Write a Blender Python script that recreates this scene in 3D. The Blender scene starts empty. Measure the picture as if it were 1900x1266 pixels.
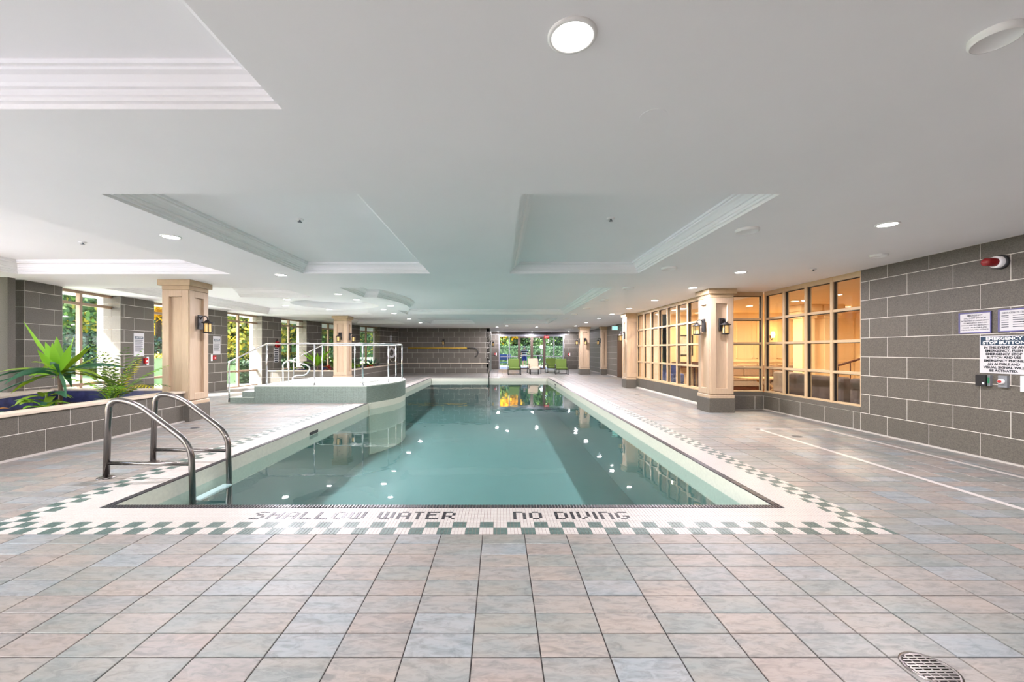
import bpy, math, random
from math import sin, cos, pi, radians, sqrt
from mathutils import Vector, Matrix
from mathutils.geometry import tessellate_polygon
random.seed(7)
SC = bpy.context.scene
COL = SC.collection

# ------------------------------------------------------------------ camera, world, sun, exposure
CAMZ = 1.345
CEIL = 2.69
cam_d = bpy.data.cameras.new('camera')
cam_d.sensor_fit = 'HORIZONTAL'
cam_d.sensor_width = 36.0
cam_d.lens = 36.0 * 767.0 / 1900.0
cam_d.shift_x = (950.0 - 927.0) / 1900.0
cam_d.shift_y = (651.0 - 633.0) / 1900.0
cam_d.clip_start = 0.05
cam_d.clip_end = 300
cam = bpy.data.objects.new('camera', cam_d)
cam.location = (0, 0, CAMZ)
cam.rotation_euler = (pi / 2, 0, 0)
COL.objects.link(cam)
SC.camera = cam

SC.view_settings.view_transform = 'Standard'
SC.view_settings.look = 'None'
SC.view_settings.gamma = 1.0
SC.view_settings.use_curve_mapping = False
SC.view_settings.exposure = 0.94
try:
    SC.cycles.max_bounces = 10
    SC.cycles.diffuse_bounces = 6
    SC.cycles.transparent_max_bounces = 12
    SC.cycles.sample_clamp_indirect = 6.0
    SC.cycles.caustics_reflective = False
    SC.cycles.caustics_refractive = False
except Exception:
    pass

world = bpy.data.worlds.new('world')
SC.world = world
world.use_nodes = True
wn = world.node_tree
wn.nodes.clear()
w_out = wn.nodes.new('ShaderNodeOutputWorld')
w_bg = wn.nodes.new('ShaderNodeBackground')
w_sky = wn.nodes.new('ShaderNodeTexSky')
w_sky.sky_type = 'NISHITA'
w_sky.sun_disc = False
w_sky.sun_elevation = radians(44)
w_sky.sun_rotation = radians(-130)
w_sky.air_density = 1.0
w_sky.dust_density = 3.0
w_bg.inputs['Strength'].default_value = 1.2
wn.links.new(w_sky.outputs[0], w_bg.inputs[0])
wn.links.new(w_bg.outputs[0], w_out.inputs[0])

sun_d = bpy.data.lights.new('sun', 'SUN')
sun_d.energy = 17.0
sun_d.angle = radians(1.5)
sun_d.color = (0.98, 0.95, 0.98)
sun = bpy.data.objects.new('sun', sun_d)
sun.rotation_euler = Vector((0.55, 0.45, -0.70)).to_track_quat('-Z', 'Y').to_euler()
COL.objects.link(sun)
LAMP_W = 43.0          # watts of one recessed ceiling lamp
LOBBY_W = 30.0

# ------------------------------------------------------------------ materials
def lin(c):
    return tuple(((x / 255.0) / 12.92 if x / 255.0 <= 0.04045 else ((x / 255.0 + 0.055) / 1.055) ** 2.4) for x in c)

def newmat(name):
    m = bpy.data.materials.new(name)
    m.use_nodes = True
    nt = m.node_tree
    nt.nodes.clear()
    o = nt.nodes.new('ShaderNodeOutputMaterial')
    return m, nt, o

def N(nt, t, **kw):
    n = nt.nodes.new(t)
    for k, v in kw.items():
        if k in n.inputs.keys() if hasattr(n.inputs, 'keys') else False:
            n.inputs[k].default_value = v
        else:
            setattr(n, k, v)
    return n

def plain(name, rgb, rough=0.6, metal=0.0, noise=0.0, scale=20.0, bump=0.0, spec=0.5, stretch=None, coat=0.0):
    """A procedural surface: colour with noise variation and optional fine relief."""
    m, nt, o = newmat(name)
    b = nt.nodes.new('ShaderNodeBsdfPrincipled')
    c = lin(rgb)
    b.inputs['Roughness'].default_value = rough
    b.inputs['Metallic'].default_value = metal
    b.inputs['Specular IOR Level'].default_value = spec
    b.inputs['Coat Weight'].default_value = coat
    nt.links.new(b.outputs[0], o.inputs[0])
    tc = nt.nodes.new('ShaderNodeTexCoord')
    src = tc.outputs['Object']
    if stretch:
        mp = nt.nodes.new('ShaderNodeMapping')
        mp.inputs['Scale'].default_value = stretch
        nt.links.new(src, mp.inputs[0])
        src = mp.outputs[0]
    nz = nt.nodes.new('ShaderNodeTexNoise')
    nz.inputs['Scale'].default_value = scale
    nz.inputs['Detail'].default_value = 3
    nt.links.new(src, nz.inputs[0])
    rp = nt.nodes.new('ShaderNodeValToRGB')
    rp.color_ramp.elements[0].position = 0.3
    rp.color_ramp.elements[1].position = 0.7
    rp.color_ramp.elements[0].color = tuple(max(0, x * (1 - noise)) for x in c) + (1,)
    rp.color_ramp.elements[1].color = tuple(min(1, x * (1 + noise)) for x in c) + (1,)
    nt.links.new(nz.outputs[0], rp.inputs[0])
    nt.links.new(rp.outputs[0], b.inputs['Base Color'])
    if bump:
        bp = nt.nodes.new('ShaderNodeBump')
        bp.inputs['Strength'].default_value = bump
        bp.inputs['Distance'].default_value = 0.01
        nt.links.new(nz.outputs[0], bp.inputs['Height'])
        nt.links.new(bp.outputs[0], b.inputs['Normal'])
    return m

def slate_mat():
    m, nt, o = newmat('slate_tile')
    b = nt.nodes.new('ShaderNodeBsdfPrincipled')
    nt.links.new(b.outputs[0], o.inputs[0])
    g = nt.nodes.new('ShaderNodeNewGeometry')
    oi = nt.nodes.new('ShaderNodeObjectInfo')
    add = N(nt, 'ShaderNodeMath', operation='ADD')
    nt.links.new(g.outputs['Random Per Island'], add.inputs[0])
    nt.links.new(oi.outputs['Random'], add.inputs[1])
    fr = N(nt, 'ShaderNodeMath', operation='FRACT')
    nt.links.new(add.outputs[0], fr.inputs[0])
    # the tile's own tint
    rp = nt.nodes.new('ShaderNodeValToRGB')
    cr = rp.color_ramp
    cols = [(122, 123, 119), (130, 124, 117), (115, 119, 114), (133, 125, 117), (123, 122, 119), (125, 131, 133), (129, 121, 115), (115, 118, 113)]
    cr.interpolation = 'CONSTANT'
    while len(cr.elements) < len(cols):
        cr.elements.new(0.5)
    for i, c in enumerate(cols):
        cr.elements[i].position = i / len(cols)
        cr.elements[i].color = lin(c) + (1,)
    nt.links.new(fr.outputs[0], rp.inputs[0])
    # cleft slate veining, different on every tile
    sc = N(nt, 'ShaderNodeVectorMath', operation='SCALE')
    cmb = nt.nodes.new('ShaderNodeCombineXYZ')
    for i in range(3):
        nt.links.new(fr.outputs[0], cmb.inputs[i])
    nt.links.new(cmb.outputs[0], sc.inputs[0])
    sc.inputs['Scale'].default_value = 37.0
    va = N(nt, 'ShaderNodeVectorMath', operation='ADD')
    nt.links.new(g.outputs['Position'], va.inputs[0])
    nt.links.new(sc.outputs[0], va.inputs[1])
    mp = nt.nodes.new('ShaderNodeMapping')
    mp.inputs['Scale'].default_value = (1, 2.8, 1)
    mp.inputs['Rotation'].default_value = (0, 0, 0.2)
    nt.links.new(va.outputs[0], mp.inputs[0])
    n1 = nt.nodes.new('ShaderNodeTexNoise')
    n1.inputs['Scale'].default_value = 11.0
    n1.inputs['Detail'].default_value = 10
    n1.inputs['Roughness'].default_value = 0.66
    n1.inputs['Distortion'].default_value = 0.9
    nt.links.new(mp.outputs[0], n1.inputs[0])
    n2 = nt.nodes.new('ShaderNodeTexNoise')
    n2.inputs['Scale'].default_value = 3.0
    n2.inputs['Detail'].default_value = 4
    nt.links.new(mp.outputs[0], n2.inputs[0])
    rv = nt.nodes.new('ShaderNodeValToRGB')
    rv.color_ramp.elements[0].position = 0.34
    rv.color_ramp.elements[0].color = (0.46, 0.47, 0.47, 1)
    rv.color_ramp.elements[1].position = 0.56
    rv.color_ramp.elements[1].color = (1.1, 1.08, 1.06, 1)
    nt.links.new(n1.outputs[0], rv.inputs[0])
    mx = N(nt, 'ShaderNodeMix', data_type='RGBA', blend_type='MULTIPLY')
    mx.inputs[0].default_value = 0.85
    nt.links.new(rp.outputs[0], mx.inputs[6])
    nt.links.new(rv.outputs[0], mx.inputs[7])
    r2 = nt.nodes.new('ShaderNodeValToRGB')
    r2.color_ramp.elements[0].position = 0.4
    r2.color_ramp.elements[0].color = lin((108, 117, 117)) + (1,)
    r2.color_ramp.elements[1].position = 0.62
    r2.color_ramp.elements[1].color = lin((140, 128, 117)) + (1,)
    nt.links.new(n2.outputs[0], r2.inputs[0])
    m2 = N(nt, 'ShaderNodeMix', data_type='RGBA', blend_type='MIX')
    m2.inputs[0].default_value = 0.28
    nt.links.new(mx.outputs[2], m2.inputs[6])
    nt.links.new(r2.outputs[0], m2.inputs[7])
    nt.links.new(m2.outputs[2], b.inputs['Base Color'])
    b.inputs['Roughness'].default_value = 0.42
    b.inputs['Specular IOR Level'].default_value = 0.45
    bp = nt.nodes.new('ShaderNodeBump')
    bp.inputs['Strength'].default_value = 0.25
    bp.inputs['Distance'].default_value = 0.006
    nt.links.new(n1.outputs[0], bp.inputs['Height'])
    nt.links.new(bp.outputs[0], b.inputs['Normal'])
    return m

def block_mat():
    m, nt, o = newmat('stone_block')
    b = nt.nodes.new('ShaderNodeBsdfPrincipled')
    nt.links.new(b.outputs[0], o.inputs[0])
    g = nt.nodes.new('ShaderNodeNewGeometry')
    oi = nt.nodes.new('ShaderNodeObjectInfo')
    n1 = nt.nodes.new('ShaderNodeTexNoise')
    n1.inputs['Scale'].default_value = 90.0
    n1.inputs['Detail'].default_value = 4
    nt.links.new(g.outputs['Position'], n1.inputs[0])
    n2 = nt.nodes.new('ShaderNodeTexNoise')
    n2.inputs['Scale'].default_value = 2.5
    nt.links.new(g.outputs['Position'], n2.inputs[0])
    rp = nt.nodes.new('ShaderNodeValToRGB')
    rp.color_ramp.elements[0].position = 0.3
    rp.color_ramp.elements[0].color = lin((80, 77, 70)) + (1,)
    rp.color_ramp.elements[1].position = 0.72
    rp.color_ramp.elements[1].color = lin((108, 103, 95)) + (1,)
    nt.links.new(n1.outputs[0], rp.inputs[0])
    hs = nt.nodes.new('ShaderNodeHueSaturation')
    mr = nt.nodes.new('ShaderNodeMapRange')
    mr.inputs['To Min'].default_value = 0.93
    mr.inputs['To Max'].default_value = 1.07
    nt.links.new(oi.outputs['Random'], mr.inputs[0])
    nt.links.new(mr.outputs[0], hs.inputs['Value'])
    nt.links.new(rp.outputs[0], hs.inputs['Color'])
    nt.links.new(hs.outputs[0], b.inputs['Base Color'])
    b.inputs['Roughness'].default_value = 0.5
    b.inputs['Specular IOR Level'].default_value = 0.35
    bp = nt.nodes.new('ShaderNodeBump')
    bp.inputs['Strength'].default_value = 0.12
    bp.inputs['Distance'].default_value = 0.004
    nt.links.new(n1.outputs[0], bp.inputs['Height'])
    nt.links.new(bp.outputs[0], b.inputs['Normal'])
    return m

def schlick(nt, f0):
    """reflectance that rises towards grazing view, the same for both sides of a pane"""
    g = nt.nodes.new('ShaderNodeNewGeometry')
    d = N(nt, 'ShaderNodeVectorMath', operation='DOT_PRODUCT')
    nt.links.new(g.outputs['Incoming'], d.inputs[0])
    nt.links.new(g.outputs['Normal'], d.inputs[1])
    a = N(nt, 'ShaderNodeMath', operation='ABSOLUTE')
    nt.links.new(d.outputs['Value'], a.inputs[0])
    s = N(nt, 'ShaderNodeMath', operation='SUBTRACT')
    s.inputs[0].default_value = 1.0
    nt.links.new(a.outputs[0], s.inputs[1])
    p = N(nt, 'ShaderNodeMath', operation='POWER')
    nt.links.new(s.outputs[0], p.inputs[0])
    p.inputs[1].default_value = 5.0
    m = N(nt, 'ShaderNodeMath', operation='MULTIPLY_ADD')
    nt.links.new(p.outputs[0], m.inputs[0])
    m.inputs[1].default_value = 1.0 - f0
    m.inputs[2].default_value = f0
    return m.outputs[0]

def glass_mat(name, tint=(0.98, 0.99, 0.985), f0=0.025):
    m, nt, o = newmat(name)
    tr = nt.nodes.new('ShaderNodeBsdfTransparent')
    tr.inputs[0].default_value = tint + (1,)
    gl = nt.nodes.new('ShaderNodeBsdfGlossy')
    gl.inputs['Roughness'].default_value = 0.02
    mx = nt.nodes.new('ShaderNodeMixShader')
    nt.links.new(schlick(nt, f0), mx.inputs[0])
    nt.links.new(tr.outputs[0], mx.inputs[1])
    nt.links.new(gl.outputs[0], mx.inputs[2])
    nt.links.new(mx.outputs[0], o.inputs[0])
    return m

def water_mat():
    m, nt, o = newmat('pool_water')
    tr = nt.nodes.new('ShaderNodeBsdfTransparent')
    tr.inputs[0].default_value = (0.77, 0.92, 0.905, 1)
    gl = nt.nodes.new('ShaderNodeBsdfGlossy')
    gl.inputs['Roughness'].default_value = 0.015
    g = nt.nodes.new('ShaderNodeNewGeometry')
    nz = nt.nodes.new('ShaderNodeTexNoise')
    nz.inputs['Scale'].default_value = 2.2
    nz.inputs['Detail'].default_value = 2
    nt.links.new(g.outputs['Position'], nz.inputs[0])
    bp = nt.nodes.new('ShaderNodeBump')
    bp.inputs['Strength'].default_value = 0.05
    bp.inputs['Distance'].default_value = 0.05
    nt.links.new(nz.outputs[0], bp.inputs['Height'])
    nt.links.new(bp.outputs[0], gl.inputs['Normal'])
    mx = nt.nodes.new('ShaderNodeMixShader')
    nt.links.new(schlick(nt, 0.03), mx.inputs[0])
    nt.links.new(tr.outputs[0], mx.inputs[1])
    nt.links.new(gl.outputs[0], mx.inputs[2])
    nt.links.new(mx.outputs[0], o.inputs[0])
    return m

def emit_mat(name, rgb, s):
    m, nt, o = newmat(name)
    e = nt.nodes.new('ShaderNodeEmission')
    e.inputs[0].default_value = lin(rgb) + (1,)
    e.inputs[1].default_value = s
    nt.links.new(e.outputs[0], o.inputs[0])
    return m

def leaf_mat(name, c1, c2, transl=0.35, scale=3.0):
    m, nt, o = newmat(name)
    g = nt.nodes.new('ShaderNodeNewGeometry')
    rp = nt.nodes.new('ShaderNodeValToRGB')
    rp.color_ramp.elements[0].color = lin(c1) + (1,)
    rp.color_ramp.elements[1].color = lin(c2) + (1,)
    nt.links.new(g.outputs['Random Per Island'], rp.inputs[0])
    d = nt.nodes.new('ShaderNodeBsdfPrincipled')
    d.inputs['Roughness'].default_value = 0.45
    t = nt.nodes.new('ShaderNodeBsdfTranslucent')
    nt.links.new(rp.outputs[0], d.inputs['Base Color'])
    nt.links.new(rp.outputs[0], t.inputs[0])
    mx = nt.nodes.new('ShaderNodeMixShader')
    mx.inputs[0].default_value = transl
    nt.links.new(d.outputs[0], mx.inputs[1])
    nt.links.new(t.outputs[0], mx.inputs[2])
    nt.links.new(mx.outputs[0], o.inputs[0])
    return m

def stripe_mat(name, a, b, period):
    m, nt, o = newmat(name)
    p = nt.nodes.new('ShaderNodeBsdfPrincipled')
    p.inputs['Roughness'].default_value = 0.8
    g = nt.nodes.new('ShaderNodeTexCoord')
    sx = nt.nodes.new('ShaderNodeSeparateXYZ')
    nt.links.new(g.outputs['Object'], sx.inputs[0])
    d = N(nt, 'ShaderNodeMath', operation='DIVIDE')
    nt.links.new(sx.outputs[2], d.inputs[0])
    d.inputs[1].default_value = period
    f = N(nt, 'ShaderNodeMath', operation='FRACT')
    nt.links.new(d.outputs[0], f.inputs[0])
    q = N(nt, 'ShaderNodeMath', operation='GREATER_THAN')
    nt.links.new(f.outputs[0], q.inputs[0])
    q.inputs[1].default_value = 0.5
    mx = N(nt, 'ShaderNodeMix', data_type='RGBA')
    nt.links.new(q.outputs[0], mx.inputs[0])
    mx.inputs[6].default_value = lin(a) + (1,)
    mx.inputs[7].default_value = lin(b) + (1,)
    nt.links.new(mx.outputs[2], p.inputs['Base Color'])
    nt.links.new(p.outputs[0], o.inputs[0])
    return m

M = dict(
    slate=slate_mat(), block=block_mat(), glass=glass_mat('window_glass'), water=water_mat(),
    grout_dark=plain('grout_dark', (44, 41, 39), 0.9, noise=0.15, scale=60),
    grout_light=plain('grout_light', (222, 218, 210), 0.9, noise=0.06, scale=60),
    mos_white=plain('mosaic_white', (184, 178, 172), 0.35, noise=0.05, scale=40),
    mos_green=plain('mosaic_green', (76, 96, 90), 0.35, noise=0.12, scale=40),
    mos_black=plain('mosaic_black', (30, 28, 34), 0.3, noise=0.1, scale=40),
    mos_grout=plain('mosaic_grout', (138, 122, 116), 0.9, noise=0.08, scale=50),
    spa_green=plain('spa_mosaic_green', (140, 156, 148), 0.35, noise=0.12, scale=70),
    spa_grout=plain('spa_grout', (178, 188, 182), 0.8, noise=0.05, scale=50),
    spa_top=plain('spa_top_mosaic', (178, 186, 178), 0.35, noise=0.07, scale=60),
    acrylic=plain('white_acrylic', (214, 214, 211), 0.2, noise=0.01),
    ceiling=plain('ceiling_paint', (244, 244, 245), 0.85, noise=0.012, scale=1.2),
    trim=plain('trim_white', (238, 238, 236), 0.6, noise=0.01),
    basin_wall=plain('basin_wall_tile', (222, 222, 208), 0.4, noise=0.05, scale=30),
    basin=plain('basin_plaster', (102, 136, 134), 0.6, noise=0.04, scale=2),
    wood=plain('column_wood', (184, 162, 137), 0.5, noise=0.06, scale=9, stretch=(6, 6, 0.5)),
    wood_dk=plain('column_capital', (176, 154, 122), 0.5, noise=0.06, scale=9),
    frame=plain('window_frame_taupe', (190, 166, 132), 0.45, noise=0.04, scale=10),
    frame_w=plain('window_frame_bronze', (150, 124, 102), 0.4, noise=0.05, scale=10),
    gasket=plain('gasket_black', (24, 20, 18), 0.6),
    cap=plain('planter_cap_stone', (204, 190, 172), 0.35, noise=0.06, scale=12),
    liner=plain('planter_liner', (54, 58, 98), 0.35, noise=0.35, scale=9, bump=0.4),
    soil=plain('soil', (38, 28, 30), 0.95, noise=0.4, scale=25, bump=0.6),
    steel=plain('brushed_steel', (122, 117, 114), 0.26, metal=1.0, noise=0.06, scale=40, stretch=(1, 1, 0.2)),
    chrome=plain('polished_rail', (205, 205, 208), 0.16, metal=1.0, noise=0.02),
    black=plain('black_metal', (26, 24, 24), 0.45, noise=0.1, scale=30),
    amber=plain('amber_glass', (226, 190, 120), 0.2, noise=0.1, scale=30),
    candle=plain('candle_cream', (236, 222, 186), 0.5, noise=0.03),
    red=plain('signal_red', (178, 22, 28), 0.3, noise=0.06),
    red_lens=plain('red_lens', (132, 10, 18), 0.12, noise=0.1, coat=0.6),
    white=plain('plastic_white', (238, 238, 240), 0.45, noise=0.01),
    grey=plain('plastic_grey', (120, 124, 128), 0.5, noise=0.03),
    darkgrey=plain('plastic_charcoal', (52, 54, 56), 0.5, noise=0.05),
    sign_white=plain('sign_white', (198, 198, 200), 0.55, noise=0.01),
    navy=plain('sign_navy', (24, 52, 74), 0.5, noise=0.03),
    ink=plain('sign_ink', (14, 22, 34), 0.6, noise=0.02),
    inkgrey=plain('sign_ink_grey', (62, 66, 80), 0.6, noise=0.02),
    blueframe=plain('sign_frame_blue', (86, 84, 138), 0.5, noise=0.03),
    yellow=plain('pole_yellow', (206, 168, 50), 0.4, noise=0.05),
    lime=plain('cushion_green', (82, 104, 38), 0.85, noise=0.08, scale=40),
    tan=plain('cushion_tan', (186, 170, 148), 0.85, noise=0.08, scale=40),
    cream=plain('lobby_cream_paint', (236, 212, 170), 0.6, noise=0.02, scale=2),
    lobby_floor=plain('lobby_floor_wood', (120, 84, 52), 0.35, noise=0.2, scale=6, stretch=(1, 8, 1)),
    sofa=plain('sofa_brown_grey', (96, 82, 74), 0.9, noise=0.08, scale=50),
    sofa_lt=plain('sofa_light_grey', (150, 138, 126), 0.9, noise=0.08, scale=50),
    bench=plain('bench_upholstery', (158, 134, 112), 0.8, noise=0.05, scale=30),
    oak=plain('pale_oak', (186, 158, 120), 0.5, noise=0.12, scale=8, stretch=(1, 8, 1)),
    mahogany=plain('dark_wood', (78, 36, 20), 0.35, noise=0.2, scale=12),
    picture=plain('picture_print', (196, 186, 170), 0.5, noise=0.25, scale=5),
    blue_cloth=plain('blue_cloth', (52, 66, 120), 0.8, noise=0.1, scale=30),
    lens=emit_mat('lamp_lens', (255, 252, 246), 14.0),
    lens_warm=emit_mat('lamp_lens_warm', (255, 226, 180), 9.0),
    bulb=emit_mat('sconce_bulb', (255, 200, 110), 8.0),
    exit_red=emit_mat('exit_red', (200, 24, 30), 0.8),
    exit_green=emit_mat('exit_pale_green', (150, 215, 200), 0.9),
    lawn=plain('lawn_grass', (118, 142, 88), 0.9, noise=0.25, scale=3),
    paving=plain('patio_paving', (204, 201, 205), 0.8, noise=0.08, scale=4),
    bark=plain('bark', (86, 70, 56), 0.9, noise=0.3, scale=14),
    stucco=plain('facade_white', (178, 174, 178), 0.8, noise=0.04, scale=8),
    leaf_green=leaf_mat('leaf_green', (36, 64, 34), (104, 134, 66)),
    leaf_dark=leaf_mat('leaf_dark', (22, 40, 26), (64, 92, 54), 0.2),
    leaf_yellow=leaf_mat('leaf_yellow', (214, 150, 10), (255, 216, 40), 0.45),
    leaf_mix=leaf_mat('leaf_mixed', (44, 84, 30), (206, 186, 66), 0.35),
    leaf_lime=leaf_mat('strap_leaf_lime', (86, 150, 30), (150, 200, 60), 0.35),
    leaf_blue=leaf_mat('strap_leaf_dark', (26, 70, 56), (64, 116, 82), 0.2),
    leaf_palm=leaf_mat('palm_leaf', (30, 78, 26), (150, 178, 40), 0.3),
    leaf_yellowpalm=leaf_mat('palm_leaf_yellow', (150, 150, 20), (210, 200, 50), 0.4),
    leaf_red=leaf_mat('red_leaf', (120, 20, 26), (196, 60, 40), 0.3),
    leaf_orange=leaf_mat('orange_leaf', (200, 110, 20), (240, 180, 40), 0.3),
    skin=plain('skin', (206, 160, 132), 0.6, noise=0.04),
    hair=plain('grey_hair', (150, 148, 145), 0.8, noise=0.1, scale=60),
    shirt=stripe_mat('striped_shirt', (190, 193, 198), (16, 20, 44), 0.17),
    shorts=plain('blue_shorts', (20, 48, 120), 0.8, noise=0.08),
    rope=plain('rope', (214, 208, 196), 0.8, noise=0.1),
    cable=plain('cable_dark', (40, 40, 42), 0.6),
    brown_frame=plain('door_frame_brown', (92, 78, 70), 0.4, noise=0.06),
    alu=plain('aluminium_frame', (170, 172, 182), 0.35, metal=0.6, noise=0.04),
    patio_dark=plain('patio_metal', (56, 62, 78), 0.5, noise=0.1),
    tarp=plain('blue_cover', (52, 92, 160), 0.6, noise=0.1),
)

# ------------------------------------------------------------------ builders
ORG = {}

def org(o):
    return ORG.get(o.name, Vector((0, 0, 0))) if o else Vector((0, 0, 0))

def tag(o, label=None, cat=None, group=None, kind=None):
    if label: o['label'] = label
    if cat: o['category'] = cat
    if group: o['group'] = group
    if kind: o['kind'] = kind
    return o

def thing(name, label=None, cat=None, loc=(0, 0, 0), rotz=0.0, group=None, kind=None):
    o = bpy.data.objects.new(name, None)
    o.empty_display_size = 0.1
    o.location = loc
    o.rotation_euler = (0, 0, rotz)
    COL.objects.link(o)
    ORG[o.name] = Vector(loc)
    return tag(o, label, cat, group, kind)

class B:
    def __init__(s):
        s.v, s.f, s.mi, s.sm = [], [], [], []
    def face(s, idx, m=0, sm=False):
        s.f.append(tuple(idx)); s.mi.append(m); s.sm.append(sm)
    def pts(s, pp):
        i = len(s.v); s.v.extend([tuple(p) for p in pp]); return i
    def box(s, x0, x1, y0, y1, z0, z1, m=0):
        i = s.pts([(x0, y0, z0), (x1, y0, z0), (x1, y1, z0), (x0, y1, z0), (x0, y0, z1), (x1, y0, z1), (x1, y1, z1), (x0, y1, z1)])
        for q in ((0, 3, 2, 1), (4, 5, 6, 7), (0, 1, 5, 4), (1, 2, 6, 5), (2, 3, 7, 6), (3, 0, 4, 7)):
            s.face([i + k for k in q], m)
        return s
    def bbox(s, x0, x1, y0, y1, z0, z1, c=0.01, m=0):
        """box with chamfered vertical and top edges"""
        p = [(x0 + c, y0), (x1 - c, y0), (x1, y0 + c), (x1, y1 - c), (x1 - c, y1), (x0 + c, y1), (x0, y1 - c), (x0, y0 + c)]
        q = [(x0 + 2 * c, y0 + c), (x1 - 2 * c, y0 + c), (x1 - c, y0 + 2 * c), (x1 - c, y1 - 2 * c), (x1 - 2 * c, y1 - c), (x0 + 2 * c, y1 - c), (x0 + c, y1 - 2 * c), (x0 + c, y0 + 2 * c)]
        rings = [[(a, b, z0 + c) for a, b in p], [(a, b, z1 - c) for a, b in p], [(a, b, z1) for a, b in q]]
        bot = s.pts([(a, b, z0) for a, b in q])
        ids = [s.pts(r) for r in rings]
        allr = [bot] + ids
        for r0, r1 in zip(allr, allr[1:]):
            for k in range(8):
                s.face([r0 + k, r0 + (k + 1) % 8, r1 + (k + 1) % 8, r1 + k], m)
        s.face([bot + k for k in range(7, -1, -1)], m)
        s.face([ids[-1] + k for k in range(8)], m)
        return s
    def prism(s, poly, z0, z1, m=0, sm=False):
        n = len(poly)
        a = s.pts([(p[0], p[1], z0) for p in poly]); b = s.pts([(p[0], p[1], z1) for p in poly])
        for k in range(n):
            s.face([a + k, a + (k + 1) % n, b + (k + 1) % n, b + k], m, sm)
        s.face([a + k for k in range(n - 1, -1, -1)], m)
        s.face([b + k for k in range(n)], m)
        return s
    def obox(s, c, ux, hx, hy, z0, z1, m=0):
        """box centred at c=(x,y) with local x axis ux, half sizes hx, hy"""
        ux = Vector((ux[0], ux[1])).normalized(); uy = Vector((-ux.y, ux.x)); c = Vector((c[0], c[1]))
        poly = [c - ux * hx - uy * hy, c + ux * hx - uy * hy, c + ux * hx + uy * hy, c - ux * hx + uy * hy]
        return s.prism(poly, z0, z1, m)
    def tube(s, path, r, seg=10, m=0, closed=False, cap=True):
        path = [Vector(p) for p in path]
        n = len(path)
        rs = r if isinstance(r, (list, tuple)) else [r] * n
        up = None
        first = None; prev = None
        for i, p in enumerate(path):
            if closed: t = path[(i + 1) % n] - path[i - 1]
            elif i == 0: t = path[1] - p
            elif i == n - 1: t = p - path[-2]
            else: t = (path[i + 1] - p).normalized() + (p - path[i - 1]).normalized()
            t = t.normalized() if t.length > 1e-9 else Vector((0, 0, 1))
            if up is None:
                up = Vector((0, 0, 1)) if abs(t.z) < 0.9 else Vector((1, 0, 0))
            a = t.cross(up)
            if a.length < 1e-6: a = t.orthogonal()
            a.normalize(); b = a.cross(t).normalized(); up = b
            i0 = s.pts([p + (a * cos(2 * pi * k / seg) + b * sin(2 * pi * k / seg)) * rs[i] for k in range(seg)])
            if prev is not None:
                for k in range(seg):
                    s.face([prev + k, i0 + k, i0 + (k + 1) % seg, prev + (k + 1) % seg], m, True)
            else: first = i0
            prev = i0
        if closed:
            for k in range(seg):
                s.face([prev + k, first + k, first + (k + 1) % seg, prev + (k + 1) % seg], m, True)
        elif cap:
            s.face([first + k for k in range(seg)], m)
            s.face([prev + k for k in range(seg - 1, -1, -1)], m)
        return s
    def lathe(s, prof, c=(0, 0, 0), seg=24, m=0, sm=True, axis=None):
        """prof: (r, h) points; turned about the vertical axis (or `axis`) through c"""
        c = Vector(c)
        if axis is None: ax = Vector((0, 0, 1)); a = Vector((1, 0, 0)); b = Vector((0, 1, 0))
        else:
            ax = Vector(axis).normalized(); a = ax.orthogonal().normalized(); b = ax.cross(a)
        prev = None
        for (r, h) in prof:
            if r < 1e-6: i0 = ('p', s.pts([c + ax * h]))
            else: i0 = ('r', s.pts([c + ax * h + (a * cos(2 * pi * k / seg) + b * sin(2 * pi * k / seg)) * r for k in range(seg)]))
            if prev:
                for k in range(seg):
                    k2 = (k + 1) % seg
                    if prev[0] == 'r' and i0[0] == 'r': s.face([prev[1] + k, prev[1] + k2, i0[1] + k2, i0[1] + k], m, sm)
                    elif prev[0] == 'p' and i0[0] == 'r': s.face([prev[1], i0[1] + k2, i0[1] + k], m, sm)
                    elif prev[0] == 'r': s.face([prev[1] + k, prev[1] + k2, i0[1]], m, sm)
            prev = i0
        return s
    def mesh(s, name, mats, off=Vector((0, 0, 0))):
        me = bpy.data.meshes.new(name)
        me.from_pydata([(p[0] - off.x, p[1] - off.y, p[2] - off.z) for p in s.v], [], s.f)
        for mt in (mats if isinstance(mats, (list, tuple)) else [mats]): me.materials.append(mt)
        if any(s.mi): me.polygons.foreach_set('material_index', s.mi)
        if any(s.sm): me.polygons.foreach_set('use_smooth', s.sm)
        me.update()
        return me
    def build(s, name, mats, parent=None, loc=None, kind=None, label=None, cat=None, group=None):
        """loc: where the object's origin stands (a top-level mesh); parts take their thing's origin"""
        off = org(parent) if parent else Vector(loc or (0, 0, 0))
        me = s.mesh(name, mats, off)
        o = bpy.data.objects.new(name, me)
        COL.objects.link(o)
        if parent:
            o.parent = parent
            ORG[o.name] = org(parent)
        else:
            o.location = off
            ORG[o.name] = Vector(off)
        return tag(o, label, cat, group, kind)

def inst(name, me, parent, loc, rotz=0.0):
    """one piece sharing its mesh with its likes; loc in world coordinates"""
    o = bpy.data.objects.new(name, me)
    COL.objects.link(o)
    o.parent = parent
    o.location = Vector(loc) - org(parent)
    if rotz: o.rotation_euler = (0, 0, rotz)
    ORG[o.name] = org(parent)
    return o

def copy_tree(root, loc, rotz=None, label=None):
    r = root.copy(); COL.objects.link(r)
    r.location = loc
    if rotz is not None: r.rotation_euler = (0, 0, rotz)
    if label: r['label'] = label
    for ch in root.children:
        c = ch.copy(); COL.objects.link(c); c.parent = r
        for g in ch.children:
            d = g.copy(); COL.objects.link(d); d.parent = c
    return r

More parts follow.
